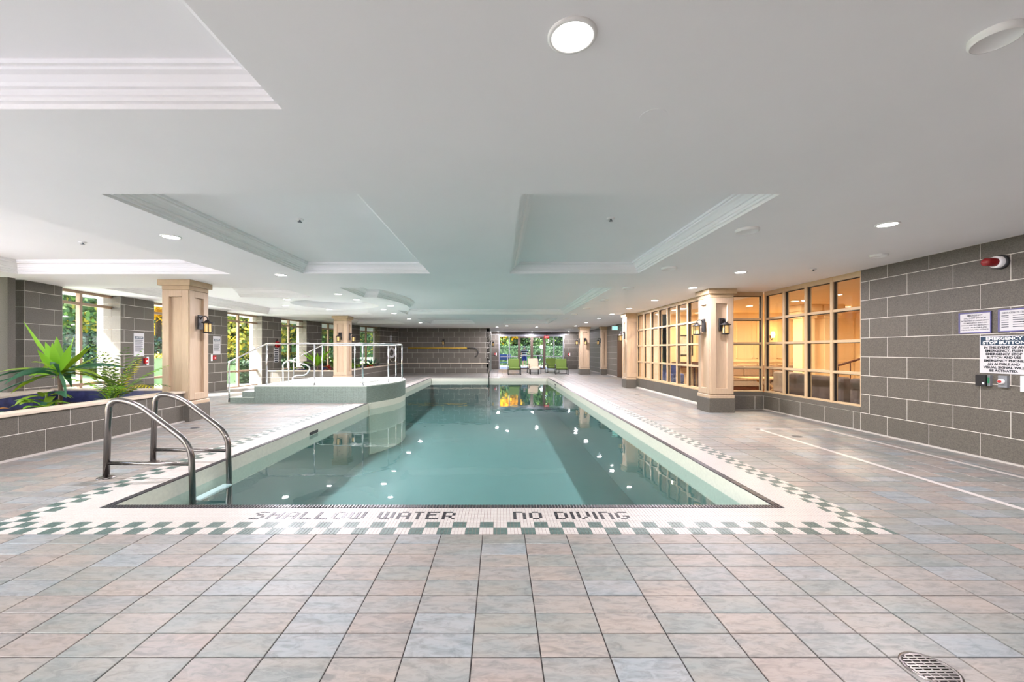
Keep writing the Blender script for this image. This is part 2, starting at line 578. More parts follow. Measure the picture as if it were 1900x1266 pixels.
def arc_pts(cx, cy, r, a0, a1, n):
    return [(cx + r * cos(a0 + (a1 - a0) * i / n), cy + r * sin(a0 + (a1 - a0) * i / n)) for i in range(n + 1)]

def fillet(path, r, n=6):
    """round the inner corners of a polyline"""
    P = [Vector(p) for p in path]; out = [P[0]]
    for i in range(1, len(P) - 1):
        a = (P[i - 1] - P[i]); b = (P[i + 1] - P[i])
        rr = min(r, a.length * 0.49, b.length * 0.49)
        p0 = P[i] + a.normalized() * rr; p1 = P[i] + b.normalized() * rr
        for k in range(n + 1):
            t = k / n
            out.append(p0 * (1 - t) ** 2 + P[i] * 2 * t * (1 - t) + p1 * t * t)
    out.append(P[-1])
    return out

ORD = ['first', 'second', 'third', 'fourth', 'fifth', 'sixth', 'seventh', 'eighth', 'ninth', 'tenth', 'eleventh', 'twelfth', 'thirteenth', 'fourteenth']

# =================================================================== THE SETTING
# pool outline (outer edge of the black coping) and its tiled margin
PX0, PX1, PY0, PY1 = -3.427, 2.441, 3.533, 20.43
MP = 0.0262                       # mosaic pitch
BW = 19 * MP                      # margin of 19 small tiles
MX0, MX1, MY0, MY1 = PX0 - BW, PX1 + BW, PY0 - BW, PY1 + BW
# spa platform: straight front, round side over the pool
SPA_C, SPA_R, SPA_Y0, SPA_Y1, SPA_H = (-6.10, 12.32), 3.21, 10.58, 14.06, 0.45
XR, XW = 6.04, 4.90               # right wall, long glazed wall
HALL_Y0, FAR_Y = -2.2, 30.0
BACK_Y, BACK_X1 = 24.7, -0.58
LC, LR = (15.6, 12.2), 25.0       # the bowed window wall

def wl(th, r=LR, z=0.0):
    return Vector((LC[0] - r * cos(th), LC[1] + r * sin(th), z))

# ---- floor: grout bed with the pool cut out, slate tiles, mosaic margin
fb = B()
outer = [(-10.2, HALL_Y0), (6.3, HALL_Y0), (6.3, 30.2), (-10.2, 30.2)]
hole = [(PX0, PY0), (PX0, PY1), (PX1, PY1), (PX1, PY0)]
polys = [[Vector((p[0], p[1], 0)) for p in outer], [Vector((p[0], p[1], 0)) for p in hole]]
flat = [p for pl in polys for p in pl]
i0 = fb.pts([(p.x, p.y, -0.006) for p in flat])
for t in tessellate_polygon(polys): fb.face([i0 + k for k in t])
floor = fb.build('floor', M['grout_dark'], kind='structure')

TW, TD, TJ = 0.3048, 0.1524, 0.0056
def tile_box(b, x0, x1, y0, y1, z=0.0, c=0.0022, m=0):
    i = b.pts([(x0, y0, z - 0.006), (x1, y0, z - 0.006), (x1, y1, z - 0.006), (x0, y1, z - 0.006),
               (x0, y0, z - c), (x1, y0, z - c), (x1, y1, z - c), (x0, y1, z - c),
               (x0 + c, y0 + c, z), (x1 - c, y0 + c, z), (x1 - c, y1 - c, z), (x0 + c, y1 - c, z)])
    for k in range(4):
        k2 = (k + 1) % 4
        b.face([i + k, i + k2, i + 4 + k2, i + 4 + k], m)
        b.face([i + 4 + k, i + 4 + k2, i + 8 + k2, i + 8 + k], m)
    b.face([i + 8, i + 9, i + 10, i + 11], m)

cells = []
ix0 = int((-9.6 - 0.182) / TW) - 1
for ix in range(ix0, 21):
    xa, xb = 0.182 + ix * TW, 0.182 + (ix + 1) * TW
    if xb > 6.02: xb = 6.02
    if xb - xa < 0.03: continue
    for iy in range(-34, 178):
        ya, yb = 3.034 + iy * TD, 3.034 + (iy + 1) * TD
        if yb > 30: continue
        # the bowed wall, planters and spa stand on plain bed
        a, b_, c, d = xa, xb, ya, yb
        if c < MY1 - 0.01 and d > MY0 + 0.01 and a < MX1 and b_ > MX0:
            if a >= MX1 - 0.02 or b_ <= MX0 + 0.02: pass
            elif a < MX0 < b_: b_ = MX0
            elif a < MX1 < b_: a = MX1
            elif c < MY0 - 0.02: d = MY0
            elif d > MY1 + 0.02: c = MY1
            else: continue
        if b_ - a < 0.02 or d - c < 0.02: continue
        if 3.8 < c and d < 8.1 and b_ < -6.0: continue
        if c > 16.1 and b_ < -6.0: continue
        if c > SPA_Y0 and d < SPA_Y1 and a > -6.2 and b_ < PX0: continue
        if b_ < -9.45: continue
        if c > BACK_Y and b_ < BACK_X1: continue
        area = (b_ - a) * (d - c)
        xm, ym = (a + b_) / 2, (c + d) / 2
        w = 0.0
        if ym > 1.6 and -930 < xm / ym * 767 < 975: w = area / ym ** 3
        cells.append((w, a, b_, c, d))
cells.sort(key=lambda t: -t[0])
tiles_near, tiles_far = cells[:296], cells[296:]
full = B(); tile_box(full, -TW / 2 + TJ / 2, TW / 2 - TJ / 2, -TD / 2 + TJ / 2, TD / 2 - TJ / 2)
full_me = full.mesh('slate_tile', M['slate'])
for (_, a, b_, c, d) in tiles_near:
    if abs(b_ - a - TW) < 1e-4 and abs(d - c - TD) < 1e-4: me = full_me
    else:
        q = B(); tile_box(q, -(b_ - a) / 2 + TJ / 2, (b_ - a) / 2 - TJ / 2, -(d - c) / 2 + TJ / 2, (d - c) / 2 - TJ / 2)
        me = q.mesh('slate_tile_cut', M['slate'])
    inst('tile', me, floor, ((a + b_) / 2, (c + d) / 2, random.uniform(-0.0008, 0.0008)))
q = B()
for (_, a, b_, c, d) in tiles_far: tile_box(q, a + TJ / 2, b_ - TJ / 2, c + TJ / 2, d - TJ / 2, random.uniform(-0.0006, 0.0006))
q.build('tile_field', M['slate'], floor, kind='stuff')

# mosaic margin with green check border and lettering
FONT = {
 'S': ['.###', '#...', '.##.', '...#', '...#', '###.'], 'H': ['#..#', '#..#', '####', '#..#', '#..#', '#..#'],
 'A': ['.##.', '#..#', '#..#', '####', '#..#', '#..#'], 'L': ['#...', '#...', '#...', '#...', '#...', '####'],
 'O': ['.##.', '#..#', '#..#', '#..#', '#..#', '.##.'], 'W': ['#.#.#', '#.#.#', '#.#.#', '#.#.#', '#.#.#', '.###.'],
 'T': ['###', '.#.', '.#.', '.#.', '.#.', '.#.'], 'E': ['####', '#...', '###.', '#...', '#...', '####'],
 'R': ['###.', '#..#', '#..#', '###.', '#.#.', '#..#'], 'N': ['###.', '#..#', '#..#', '#..#', '#..#', '#..#'],
 'D': ['###.', '#..#', '#..#', '#..#', '#..#', '###.'], 'I': ['#', '#', '#', '#', '#', '#'],
 'V': ['#..#', '#..#', '#..#', '#..#', '#.#.', '.#..'], 'G': ['.###', '#...', '#...', '#.##', '#..#', '.##.'],
}
letters = set()
def write(text, x):
    col = round((x - MX0) / MP)
    for ch in text:
        if ch == ' ': col += 3; continue
        g = FONT[ch]
        for r, row in enumerate(g):
            for k, cc in enumerate(row):
                if cc == '#': letters.add((col + k, 15 - r))
        col += len(g[0]) + 1
write('SHALLOW WATER', -2.02)
write('NO DIVING', 0.116)
mb = B(); let = B()
J = 0.0028
def mos(x0, x1, y0, y1, m):
    b = mb
    z = 0.0
    i = b.pts([(x0, y0, -0.005), (x1, y0, -0.005), (x1, y1, -0.005), (x0, y1, -0.005), (x0, y0, z), (x1, y0, z), (x1, y1, z), (x0, y1, z)])
    for k in range(4): b.face([i + k, i + (k + 1) % 4, i + 4 + (k + 1) % 4, i + 4 + k], m)
    b.face([i + 4, i + 5, i + 6, i + 7], m)
NX = round((MX1 - MX0) / MP); NYt = round((MY1 - MY0) / MP)
NEAR_ROWS = round((8.2 - MY0) / MP)
NEAR_ROWS -= NEAR_ROWS % 4
def ringrow(cx, cy):
    """0 next to the pool .. 18 at the slate"""
    return max(18 - min(cx, NX - 1 - cx, cy, NYt - 1 - cy), 0)
def checked(cx, cy):
    side = min(cx, NX - 1 - cx, cy)
    if side > 7: return False
    return ((cx // 4) + (cy // 4)) % 2 == 1 if True else False
for cy in range(NEAR_ROWS):
    for cx in range(NX):
        if cy >= 19 and 19 <= cx < NX - 19: continue
        x = MX0 + cx * MP; y = MY0 + cy * MP
        if (cx, cy) in letters:
            tile_box(let, x + J / 2, x + MP - J / 2, y + J / 2, y + MP - J / 2, 0.0006, 0.001); continue
        mos(x + J / 2, x + MP - J / 2, y + J / 2, y + MP - J / 2, 1 if checked(cx, cy) else 0)
# farther away: squares of four by four
P4 = MP * 4
y = MY0 + NEAR_ROWS * MP; r4 = NEAR_ROWS // 4
while y < MY1:
    y1 = min(y + P4, MY1)
    for side in (0, 1):
        if side == 0 and y < SPA_Y1 and y1 > SPA_Y0: continue
        for k in range(5):
            wd = P4 if k < 4 else BW - 4 * P4
            if side == 0: x0 = MX0 + k * P4
            else: x0 = MX1 - k * P4 - wd
            ck = k < 2 and ((k if side == 0 else ((NX // 4) - 1 - k + (1 if NX % 4 else 0))) + r4) % 2 == 1
            mos(x0 + J, x0 + wd - J, y + J, y1 - J, 1 if ck else 0)
    y += P4; r4 += 1
x = PX0; k = 0
while x < PX1 - 1e-6:
    x1 = min(x + P4, PX1)
    for r in range(5):
        wd = P4 if r else BW - 4 * P4
        ya = PY1 + (0 if r == 0 else BW - 4 * P4 + (r - 1) * P4)
        mos(x + J, x1 - J, ya + J, ya + wd - J, 1 if (r > 2 and (r + k) % 2) else 0)
    x += P4; k += 1
# white inlay strips on the deck beside the stone wall
for (xa, xb, ya, yb) in ((4.40, 4.47, 1.2, 7.12), (5.50, 5.57, 1.2, 7.05), (4.40, 5.57, 7.05, 7.12)):
    nx = max(1, round((xb - xa) / 0.07)); ny = max(1, round((yb - ya) / 0.07))
    for i in range(nx):
        for j in range(ny):
            xx = xa + (xb - xa) * i / nx; yy = ya + (yb - ya) * j / ny
            i1 = mb.pts([(xx + .001, yy + .001, .002), (xx + (xb - xa) / nx - .001, yy + .001, .002), (xx + (xb - xa) / nx - .001, yy + (yb - ya) / ny - .001, .002), (xx + .001, yy + (yb - ya) / ny - .001, .002)])
            mb.face([i1, i1 + 1, i1 + 2, i1 + 3], 0)
mb.build('mosaic_margin', [M['mos_white'], M['mos_green']], floor, kind='stuff')
let.build('lettering', M['mos_black'], floor, kind='stuff', label='black mosaic letters reading SHALLOW WATER NO DIVING')
gb = B()
for (a, b_, c, d) in ((MX0, MX1, MY0, PY0), (PX1, MX1, PY0, MY1), (MX0, PX0, PY0, MY1), (PX0, PX1, PY1, MY1)):
    i1 = gb.pts([(a, c, -0.003), (b_, c, -0.003), (b_, d, -0.003), (a, d, -0.003)]); gb.face([i1, i1 + 1, i1 + 2, i1 + 3])
gb.build('mosaic_grout', M['mos_grout'], floor)

# ---- pool: basin, black coping tiles, water
pool = thing('swimming_pool', 'long indoor swimming pool of green water with black tile rim', 'pool', (-0.5, 12, 0))
CW = 0.07; WZ = -0.165; DEP = -1.35
ix0_, ix1_, iy0_, iy1_ = PX0 + CW, PX1 - CW, PY0 + CW, PY1 - CW
q = B()
def quad(b, pts, m=0):
    i = b.pts(pts); b.face([i, i + 1, i + 2, i + 3], m)
for (p0, p1) in (((ix0_, iy0_), (ix1_, iy0_)), ((ix1_, iy0_), (ix1_, iy1_)), ((ix1_, iy1_), (ix0_, iy1_)), ((ix0_, iy1_), (ix0_, iy0_))):
    quad(q, [(p0[0], p0[1], -0.004), (p0[0], p0[1], -0.34), (p1[0], p1[1], -0.34), (p1[0], p1[1], -0.004)], 0)
    quad(q, [(p0[0], p0[1], -0.34), (p0[0], p0[1], DEP), (p1[0], p1[1], DEP), (p1[0], p1[1], -0.34)], 1)
quad(q, [(ix0_, iy0_, DEP), (ix1_, iy0_, DEP), (ix1_, iy1_, DEP), (ix0_, iy1_, DEP)], 1)
q.build('basin', [M['basin_wall'], M['basin']], pool)
q = B()
quad(q, [(ix0_, iy0_, WZ), (ix1_, iy0_, WZ), (ix1_, iy1_, WZ), (ix0_, iy1_, WZ)])
q.build('water', M['water'], pool, label='still green pool water')
q = B()
def cope(x0, x1, y0, y1):
    tile_box(q, x0, x1, y0, y1, 0.003, 0.004)
x = PX0
while x < PX1 - 0.01:
    cope(x + .0016, x + MP - .0016, PY0 + .001, iy0_); cope(x + .0016, x + MP - .0016, iy1_, PY1 - .001); x += MP
y = iy0_
while y < iy1_ - 0.01:
    st = MP if y < 9 else MP * 2
    cope(ix1_, PX1 - .001, y + .0016, y + st - .0016)
    if not (SPA_Y0 - 0.02 < y < SPA_Y1): cope(PX0 + .001, ix0_, y + .0016, y + st - .0016)
    y += st
q.build('coping_tiles', M['mos_black'], pool, kind='stuff', label='black rim tiles')
q = B()
for (a, b_, c, d) in ((PX0, PX1, PY0, iy0_), (PX0, PX1, iy1_, PY1), (ix1_, PX1, iy0_, iy1_), (PX0, ix0_, iy0_, iy1_)):
    quad(q, [(a, c, -0.003), (b_, c, -0.003), (b_, d, -0.003), (a, d, -0.003)])
q.build('coping_bed', M['mos_grout'], pool)
q = B(); q.box(ix0_ + 0.001, ix0_ + 0.012, 7.3, 7.62, -0.155, -0.105); q.build('skimmer', M['darkgrey'], pool)
q = B(); q.box(ix1_ - 0.012, ix1_ - 0.001, 17.5, 17.7, -0.14, -0.07); q.build('skimmer', M['darkgrey'], pool)

# ---- ceiling with coffers
def poly_inset(poly, d):
    n = len(poly); out = []
    for i in range(n):
        p0, p1, p2 = Vector(poly[i - 1]), Vector(poly[i]), Vector(poly[(i + 1) % n])
        a = (p1 - p0).normalized(); b = (p2 - p1).normalized()
        na = Vector((-a.y, a.x)); nb = Vector((-b.y, b.x))
        k = na + nb
        den = max(0.35, 1 + na.dot(nb))
        out.append(p1 + k * (d / den))
    return [(p.x, p.y) for p in out]
def rect(x0, x1, y0, y1): return [(x0, y0), (x1, y0), (x1, y1), (x0, y1)]
CX0, CX1, CX2, CX3 = -3.42, -1.21, 0.18, 2.41
arcR = [(-3.42, 15.28), (-3.42, 13.9), (-3.08, 13.9)] + arc_pts(-6.13, 12.15, 3.5, radians(28.5), radians(-28.5), 14)[1:-1] + [(-3.08, 10.4), (-3.42, 10.4)]
big = [(-3.42, 8.83), (2.41, 8.83), (2.41, 15.28)] + arcR
# keep the bulge shallow: squeeze the arc towards its chord
big = [((-3.08 + (p[0] + 3.08) * 0.72) if p[0] > -3.07 and p[0] < 0 else p[0], p[1]) for p in big]
arcL = arc_pts(-3.5, 12.15, 3.5, radians(149), radians(211), 14)
bigL = [(-8.55, 8.83), (-4.70, 8.83), (-4.70, 10.4), (-5.8, 10.4)] + [(x, y) for x, y in reversed(arcL)][::1] + [(-5.8, 13.9), (-4.70, 13.9), (-4.70, 15.28), (-8.55, 15.28)]
def fix_order(p):
    a = sum(p[i][0] * p[(i + 1) % len(p)][1] - p[(i + 1) % len(p)][0] * p[i][1] for i in range(len(p)))
    return p if a > 0 else list(reversed(p))
bigL = [(-8.55, 8.83), (-4.70, 8.83), (-4.70, 10.4), (-5.8, 10.4)] + sorted(arcL, key=lambda t: t[1]) + [(-5.8, 13.9), (-4.70, 13.9), (-4.70, 15.28), (-8.55, 15.28)]
COFFERS = [  # outline, depth
    (rect(CX0, CX1, -1.4, 2.30), 0.17), (rect(CX0, CX1, 3.55, 7.20), 0.17), (rect(CX2, CX3, 3.55, 7.20), 0.17),
    (fix_order(big), 0.17), (rect(-8.45, -4.72, 3.55, 7.25), 0.22), (fix_order(bigL), 0.22),
    (rect(CX0, CX1, 17.1, 20.6), 0.17), (rect(CX2, CX3, 17.1, 20.6), 0.17), (rect(-7.1, -4.70, 17.1, 20.6), 0.2),
    (rect(0.18, 4.6, 25.6, 28.6), 0.14),
]
DISC = [(-4.8 + 1.2 * cos(2 * pi * k / 48), 12.12 + 1.2 * sin(2 * pi * k / 48)) for k in range(48)]
cb = B()
polys = [[Vector((p[0], p[1], 0)) for p in [(-10.4, HALL_Y0), (6.3, HALL_Y0), (6.3, 30.2), (-10.4, 30.2)]]]
for (pl, _) in COFFERS: polys.append([Vector((p[0], p[1], 0)) for p in reversed(pl)])
polys.append([Vector((p[0], p[1], 0)) for p in reversed(DISC)])
flat = [p for pl in polys for p in pl]
i0 = cb.pts([(p.x, p.y, CEIL) for p in flat])
for t in tessellate_polygon(polys): cb.face([i0 + k for k in t])
ceiling = cb.build('ceiling', M['ceiling'], kind='structure')
PROF = [(0, 0), (0, 0.028), (0.028, 0.028), (0.028, 0.048), (0.044, 0.052), (0.048, 0.066), (0.048, 0.08), (0.072, 0.08), (0.08, 0.098), (0.105, 0.122), (0.135, 0.13), (0.135, 0.146), (0.158, 0.146), (0.158, 0.17)]
for (pl, dep) in COFFERS:
    q = B(); prev = None; n = len(pl)
    for (ins, dz) in PROF:
        ring = poly_inset(pl, ins)
        k0 = q.pts([(p[0], p[1], CEIL + dz * dep / 0.17) for p in ring])
        if prev is not None:
            for k in range(n): q.face([prev + k, prev + (k + 1) % n, k0 + (k + 1) % n, k0 + k])
        prev = k0; last = ring
    mo = q.build('coffer_moulding', M['ceiling'], ceiling)
    q = B(); k0 = q.pts([(p[0], p[1], CEIL + dep) for p in last])
    for t in tessellate_polygon([[Vector((p[0], p[1], 0)) for p in last]]): q.face([k0 + k for k in t])
    q.build('coffer_panel', M['ceiling'], ceiling)
q = B(); n = 48
a = q.pts([(p[0], p[1], CEIL) for p in DISC]); b_ = q.pts([(p[0], p[1], CEIL + 0.2) for p in DISC])
for k in range(n): q.face([a + k, a + (k + 1) % n, b_ + (k + 1) % n, b_ + k], 0, True)
q.face([b_ + k for k in range(n - 1, -1, -1)])
q.build('round_recess', M['ceiling'], ceiling)
q = B()
quad(q, [(-10.4, HALL_Y0, CEIL + 0.5), (6.3, HALL_Y0, CEIL + 0.5), (6.3, 30.2, CEIL + 0.5), (-10.4, 30.2, CEIL + 0.5)])
q.build('roof_deck', M['stucco'], ceiling)

# ---- stone block walls
BH, BL = 0.311, 0.6225
BLOCKS = {}
def block_mesh(w, h):
    key = (round(w, 3), round(h, 3))
    if key not in BLOCKS:
        q = B(); j = 0.0042; c = 0.002
        x0, x1, z0, z1 = j, key[0] - j, j, key[1] - j
        i = q.pts([(x0, 0.02, z0), (x1, 0.02, z0), (x1, 0.02, z1), (x0, 0.02, z1), (x0, c, z0), (x1, c, z0), (x1, c, z1), (x0, c, z1),
                   (x0 + c, 0, z0 + c), (x1 - c, 0, z0 + c), (x1 - c, 0, z1 - c), (x0 + c, 0, z1 - c)])
        for k in range(4):
            k2 = (k + 1) % 4
            q.face([i + k, i + k2, i + 4 + k2, i + 4 + k]); q.face([i + 4 + k, i + 4 + k2, i + 8 + k2, i + 8 + k])
        q.face([i + 8, i + 9, i + 10, i + 11])
        BLOCKS[key] = q.mesh('stone_block', M['block'])
    return BLOCKS[key]

def lay_blocks(parent, p0, u, length, z0, z1, phase=0.0, holes=(), zbase=0.0, stuff=False, bl=BL):
    """running-bond blocks on a vertical face; room side is to the right-hand of u; p0 on the finished face"""
    u = Vector((u[0], u[1])).normalized(); rz = math.atan2(u.y, u.x)
    field = B() if stuff else None
    row = 0; z = zbase
    while z < z1 - 0.01:
        za, zb = max(z, z0), min(z + BH, z1)
        if zb - za > 0.02:
            s = -((phase + (0.5 * bl if row % 2 else 0)) % bl)
            while s < length - 0.005:
                a, b = max(s, 0), min(s + bl, length)
                segs = [(a, b, za, zb)]
                for (h0, h1, hz0, hz1) in holes:
                    ns = []
                    for (a_, b2, c_, d_) in segs:
                        if b2 <= h0 + 1e-4 or a_ >= h1 - 1e-4 or d_ <= hz0 + 1e-4 or c_ >= hz1 - 1e-4: ns.append((a_, b2, c_, d_)); continue
                        if c_ < hz0 - 0.005: ns.append((a_, b2, c_, hz0))
                        if d_ > hz1 + 0.005: ns.append((a_, b2, hz1, d_))
                        c2, d2 = max(c_, hz0), min(d_, hz1)
                        if a_ < h0 - 0.005: ns.append((a_, h0, c2, d2))
                        if b2 > h1 + 0.005: ns.append((h1, b2, c2, d2))
                    segs = ns
                for (a_, b2, c_, d_) in segs:
                    if b2 - a_ < 0.02 or d_ - c_ < 0.02: continue
                    P = (p0[0] + u.x * a_, p0[1] + u.y * a_, c_)
                    if stuff:
                        nx, ny = -u.y, u.x
                        A = Vector((p0[0], p0[1], 0)); U = Vector((u.x, u.y, 0)); Nn = Vector((nx, ny, 0))
                        i = field.pts([A + U * (a_ + .003) + Vector((0, 0, c_ + .003)), A + U * (b2 - .003) + Vector((0, 0, c_ + .003)), A + U * (b2 - .003) + Vector((0, 0, d_ - .003)), A + U * (a_ + .003) + Vector((0, 0, d_ - .003))])
                        j = field.pts([Vector(field.v[i + k]) + Nn * 0.02 for k in range(4)])
                        field.face([i, i + 1, i + 2, i + 3])
                        for k in range(4): field.face([j + k, j + (k + 1) % 4, i + (k + 1) % 4, i + k])
                    else:
                        inst('block', block_mesh(b2 - a_, d_ - c_), parent, P, rz)
                s += bl
        z += BH; row += 1
    if stuff and field.f: field.build('block_field', M['block'], parent, kind='stuff')

# right-hand stone wall (to the big glazed opening) and its low sill wall
W7a, W7b, W8y = 6.92, 9.46, 9.46
SILL = 0.40
q = B(); q.box(XR + 0.004, XR + 0.2, HALL_Y0, W7a, 0, CEIL); q.box(XR + 0.004, XR + 0.2, W7a, W8y + 0.15, 0, SILL - 0.02)
wall_right = q.build('wall_right', M['grout_light'], kind='structure')
# joints of the bottom course fall at Y = 6.443, 5.82, 5.2
lay_blocks(wall_right, (XR, W7a), (0, -1), W7a - 3.0, 0.0, CEIL, phase=BL - (W7a - 6.443))
q = B(); q.box(XR, XR + 0.02, HALL_Y0, 3.0, 0, CEIL); q.build('block_field', M['block'], wall_right)
lay_blocks(wall_right, (XR, W8y), (0, -1), W8y - W7a, 0.0, 0.311, phase=BL - (W8y - 6.443) % BL)
q = B(); q.box(XR - 0.005, XR + 0.2, W7a, W8y, 0.314, SILL - 0.0); q.build('sill', M['block'], wall_right)
q = B(); q.box(XR - 0.02, XR, HALL_Y0, W8y - 0.02, 0, 0.022); q.build('baseboard_right', M['mos_white'], kind='structure')

# return wall and long low wall under the glazed screens
q = B(); q.box(5.1, XR, W8y + 0.004, W8y + 0.15, 0, SILL - 0.02)
wall_ret = q.build('wall_return', M['grout_light'], kind='structure')
lay_blocks(wall_ret, (5.1, W8y), (1, 0), XR - 5.1, 0.0, 0.311, phase=0.5)
q = B(); q.box(5.1, XR, W8y - 0.005, W8y + 0.15, 0.314, SILL); q.build('sill', M['block'], wall_ret)
q = B(); q.box(XW + 0.004, XW + 0.15, 9.5, 14.85, 0, SILL - 0.02)
wall_low = q.build('wall_screen', M['grout_light'], kind='structure')
lay_blocks(wall_low, (XW, 14.85), (0, -1), 14.85 - 9.5, 0.0, 0.375, phase=0.2, zbase=0.064)
q = B(); q.box(XW - 0.005, XW + 0.15, 9.5, 14.85, 0.37, SILL); q.build('sill', M['frame'], wall_low)
q = B(); q.box(XW - 0.025, XW, 9.5, 14.85, 0, 0.03); q.build('baseboard_screen', M['mos_white'], kind='structure')

# far part of the right side (beyond the columns), doorway into the lobby
q = B(); q.box(6.024, 6.2, 15.3, 19.6, 0, CEIL); q.box(6.024, 6.2, 21.05, FAR_Y, 0, CEIL); q.box(6.024, 6.2, 19.6, 21.05, 2.15, CEIL); q.box(4.9, 6.2, 15.3, 15.42, 0, CEIL)
wall_fr = q.build('wall_corridor', M['grout_light'], kind='structure')
lay_blocks(wall_fr, (6.02, FAR_Y), (0, -1), FAR_Y - 15.3, 0, CEIL, holes=[(FAR_Y - 21.05, FAR_Y - 19.6, 0, 2.15)], stuff=True)
q = B(); q.box(5.99, 6.02, 21.05, FAR_Y, 0, 0.03); q.build('baseboard_corridor', M['mos_white'], kind='structure')
q = B(); q.box(5.98, 6.22, 21.0, 21.06, 0, 2.2); q.box(5.98, 6.22, 19.58, 19.64, 0, 2.2); q.box(5.98, 6.22, 19.64, 21.0, 2.14, 2.2)
q.build('trim_1', M['brown_frame'], kind='structure')

# far wall with the glass doors, short side wall, back wall
DX0, DX1, DH = -0.06, 4.66, 2.50
q = B(); q.box(-0.75, DX0, FAR_Y + 0.004, FAR_Y + 0.2, 0, CEIL); q.box(DX1, 6.2, FAR_Y + 0.004, FAR_Y + 0.2, 0, CEIL); q.box(DX0, DX1, FAR_Y + 0.004, FAR_Y + 0.2, DH, CEIL)
wall_far = q.build('wall_far', M['grout_light'], kind='structure')
lay_blocks(wall_far, (BACK_X1, FAR_Y), (1, 0), 6.02 - BACK_X1, 0, CEIL, holes=[(DX0 - BACK_X1, DX1 - BACK_X1, 0, DH)])
q = B(); q.box(BACK_X1 - 0.2, BACK_X1 - 0.004, BACK_Y, FAR_Y, 0, CEIL)
wall_side = q.build('wall_side', M['grout_light'], kind='structure')
lay_blocks(wall_side, (BACK_X1, BACK_Y), (0, 1), FAR_Y - BACK_Y, 0, CEIL, stuff=True)
q = B(); q.box(-6.6, BACK_X1 - 0.005, BACK_Y + 0.004, BACK_Y + 0.2, 0, CEIL)
wall_back = q.build('wall_back', M['grout_light'], kind='structure')
lay_blocks(wall_back, (-6.05, BACK_Y), (1, 0), BACK_X1 + 6.05, 0, 0.56, phase=0.3)
lay_blocks(wall_back, (-6.05, BACK_Y), (1, 0), BACK_X1 + 6.05, 0.60, CEIL, phase=0.1, zbase=0.60)
q = B(); q.box(-6.0, BACK_X1, BACK_Y - 0.03, BACK_Y + 0.01, 0.555, 0.60); q.build('trim_2', M['cap'], kind='structure')
q = B(); q.box(-7.2, 6.3, FAR_Y + 0.2, FAR_Y + 0.21, CEIL, CEIL + 0.6); q.build('trim_3', M['stucco'], kind='structure')
# wall behind the camera
q = B(); q.box(-10.4, 6.3, HALL_Y0 - 0.2, HALL_Y0, 0, 0.12); q.box(-10.4, -9.2, HALL_Y0 - 0.2, HALL_Y0, 0.12, CEIL); q.box(-4.2, 6.3, HALL_Y0 - 0.2, HALL_Y0, 0.12, CEIL)
q.build('wall_front', M['block'], kind='structure')
w = thing('window_12', kind='structure', loc=(-6.7, HALL_Y0 - 0.1, 0.12))  # unseen glazing added so sunlight enters and brightens ceiling and floor
for k in range(5):
    x = -9.2 + 5.0 * k / 4; q = B(); q.box(max(-9.2, x - 0.035), min(-4.2, x + 0.035), HALL_Y0 - 0.14, HALL_Y0 - 0.06, 0.12, CEIL); q.build('mullion', M['frame_w'], w)
    if k < 4: q = B(); q.box(x + 0.035, x + 1.25 - 0.035, HALL_Y0 - 0.104, HALL_Y0 - 0.096, 0.12, CEIL); q.build('pane', M['glass'], w)

# ---- the bowed window wall: piers, reveals and windows
wall_left = thing('wall_left', kind='structure', loc=(-9.4, 12.2, 0))
PIERS = [(-0.1748, -0.1425), (-0.0815, -0.039), (0.022, 0.0785), (0.1476, 0.1908), (0.2524, 0.2918), (0.353, 0.4011), (0.4633, 0.5234)]
RV = 0.30
for pi_, (a, b_) in enumerate(PIERS):
    q = B(); n = 6
    back = Vector((-cos((a + b_) / 2), sin((a + b_) / 2), 0)) * 0.003
    A = [wl(a) + back, wl(b_) + back]; C = [wl(b_ - (b_ - a) * k / n, LR + RV + 0.1) for k in range(n + 1)]
    # keep the backing slightly narrower than the faced pier
    q.prism([(p.x, p.y) for p in A + C], 0, CEIL)
    pier = q.build('pier', M['grout_light'], wall_left)
    L = (b_ - a) * LR
    nseg = max(1, round(L / 0.62))
    mid = (a + b_) / 2
    p0 = wl(a); u = (wl(b_) - wl(a)); 
    lay_blocks(pier, (p0.x, p0.y), (u.x, u.y), u.length, 0, CEIL, phase=0.21 * pi_)
    # far and near reveal faces of the pier
    pr = wl(a, LR + RV + 0.1); ur = wl(a) - pr
    off = Vector((sin(a), cos(a), 0)) * -0.006
    lay_blocks(pier, (pr.x + off.x, pr.y + off.y), (ur.x, ur.y), RV + 0.1, 0, CEIL, bl=0.4, phase=0.0, stuff=True)
    pr = wl(b_); ur = wl(b_, LR + RV) - pr; off = Vector((sin(b_), cos(b_), 0)) * 0.006
    lay_blocks(pier, (pr.x + off.x, pr.y + off.y), (ur.x, ur.y), RV + 0.1, 0, CEIL, bl=0.4, phase=0.0, stuff=True)
# stepped return beside the foremost pier, and wall on towards the camera
q = B()
p = wl(-0.1748 - 0.006, LR + 0.16); q.obox((p.x - 0.06, p.y - 0.06), (0, 1), 0.06, 0.22, 0, CEIL)
stp = q.build('pier', M['block'], wall_left)
q = B(); q.box(-9.75, -9.154, 6.1, 7.35, 0, CEIL); pz = q.build('pier', M['grout_light'], wall_left)
lay_blocks(pz, (-9.15, 6.1), (0, 1), 1.25, 0, CEIL, phase=0.2)

q = B(); q.box(-9.75, -9.15, 2.0, 2.4, 0, CEIL); q.box(-9.75, -9.15, HALL_Y0, -2.0, 0, CEIL); q.build('pier', M['block'], wall_left)

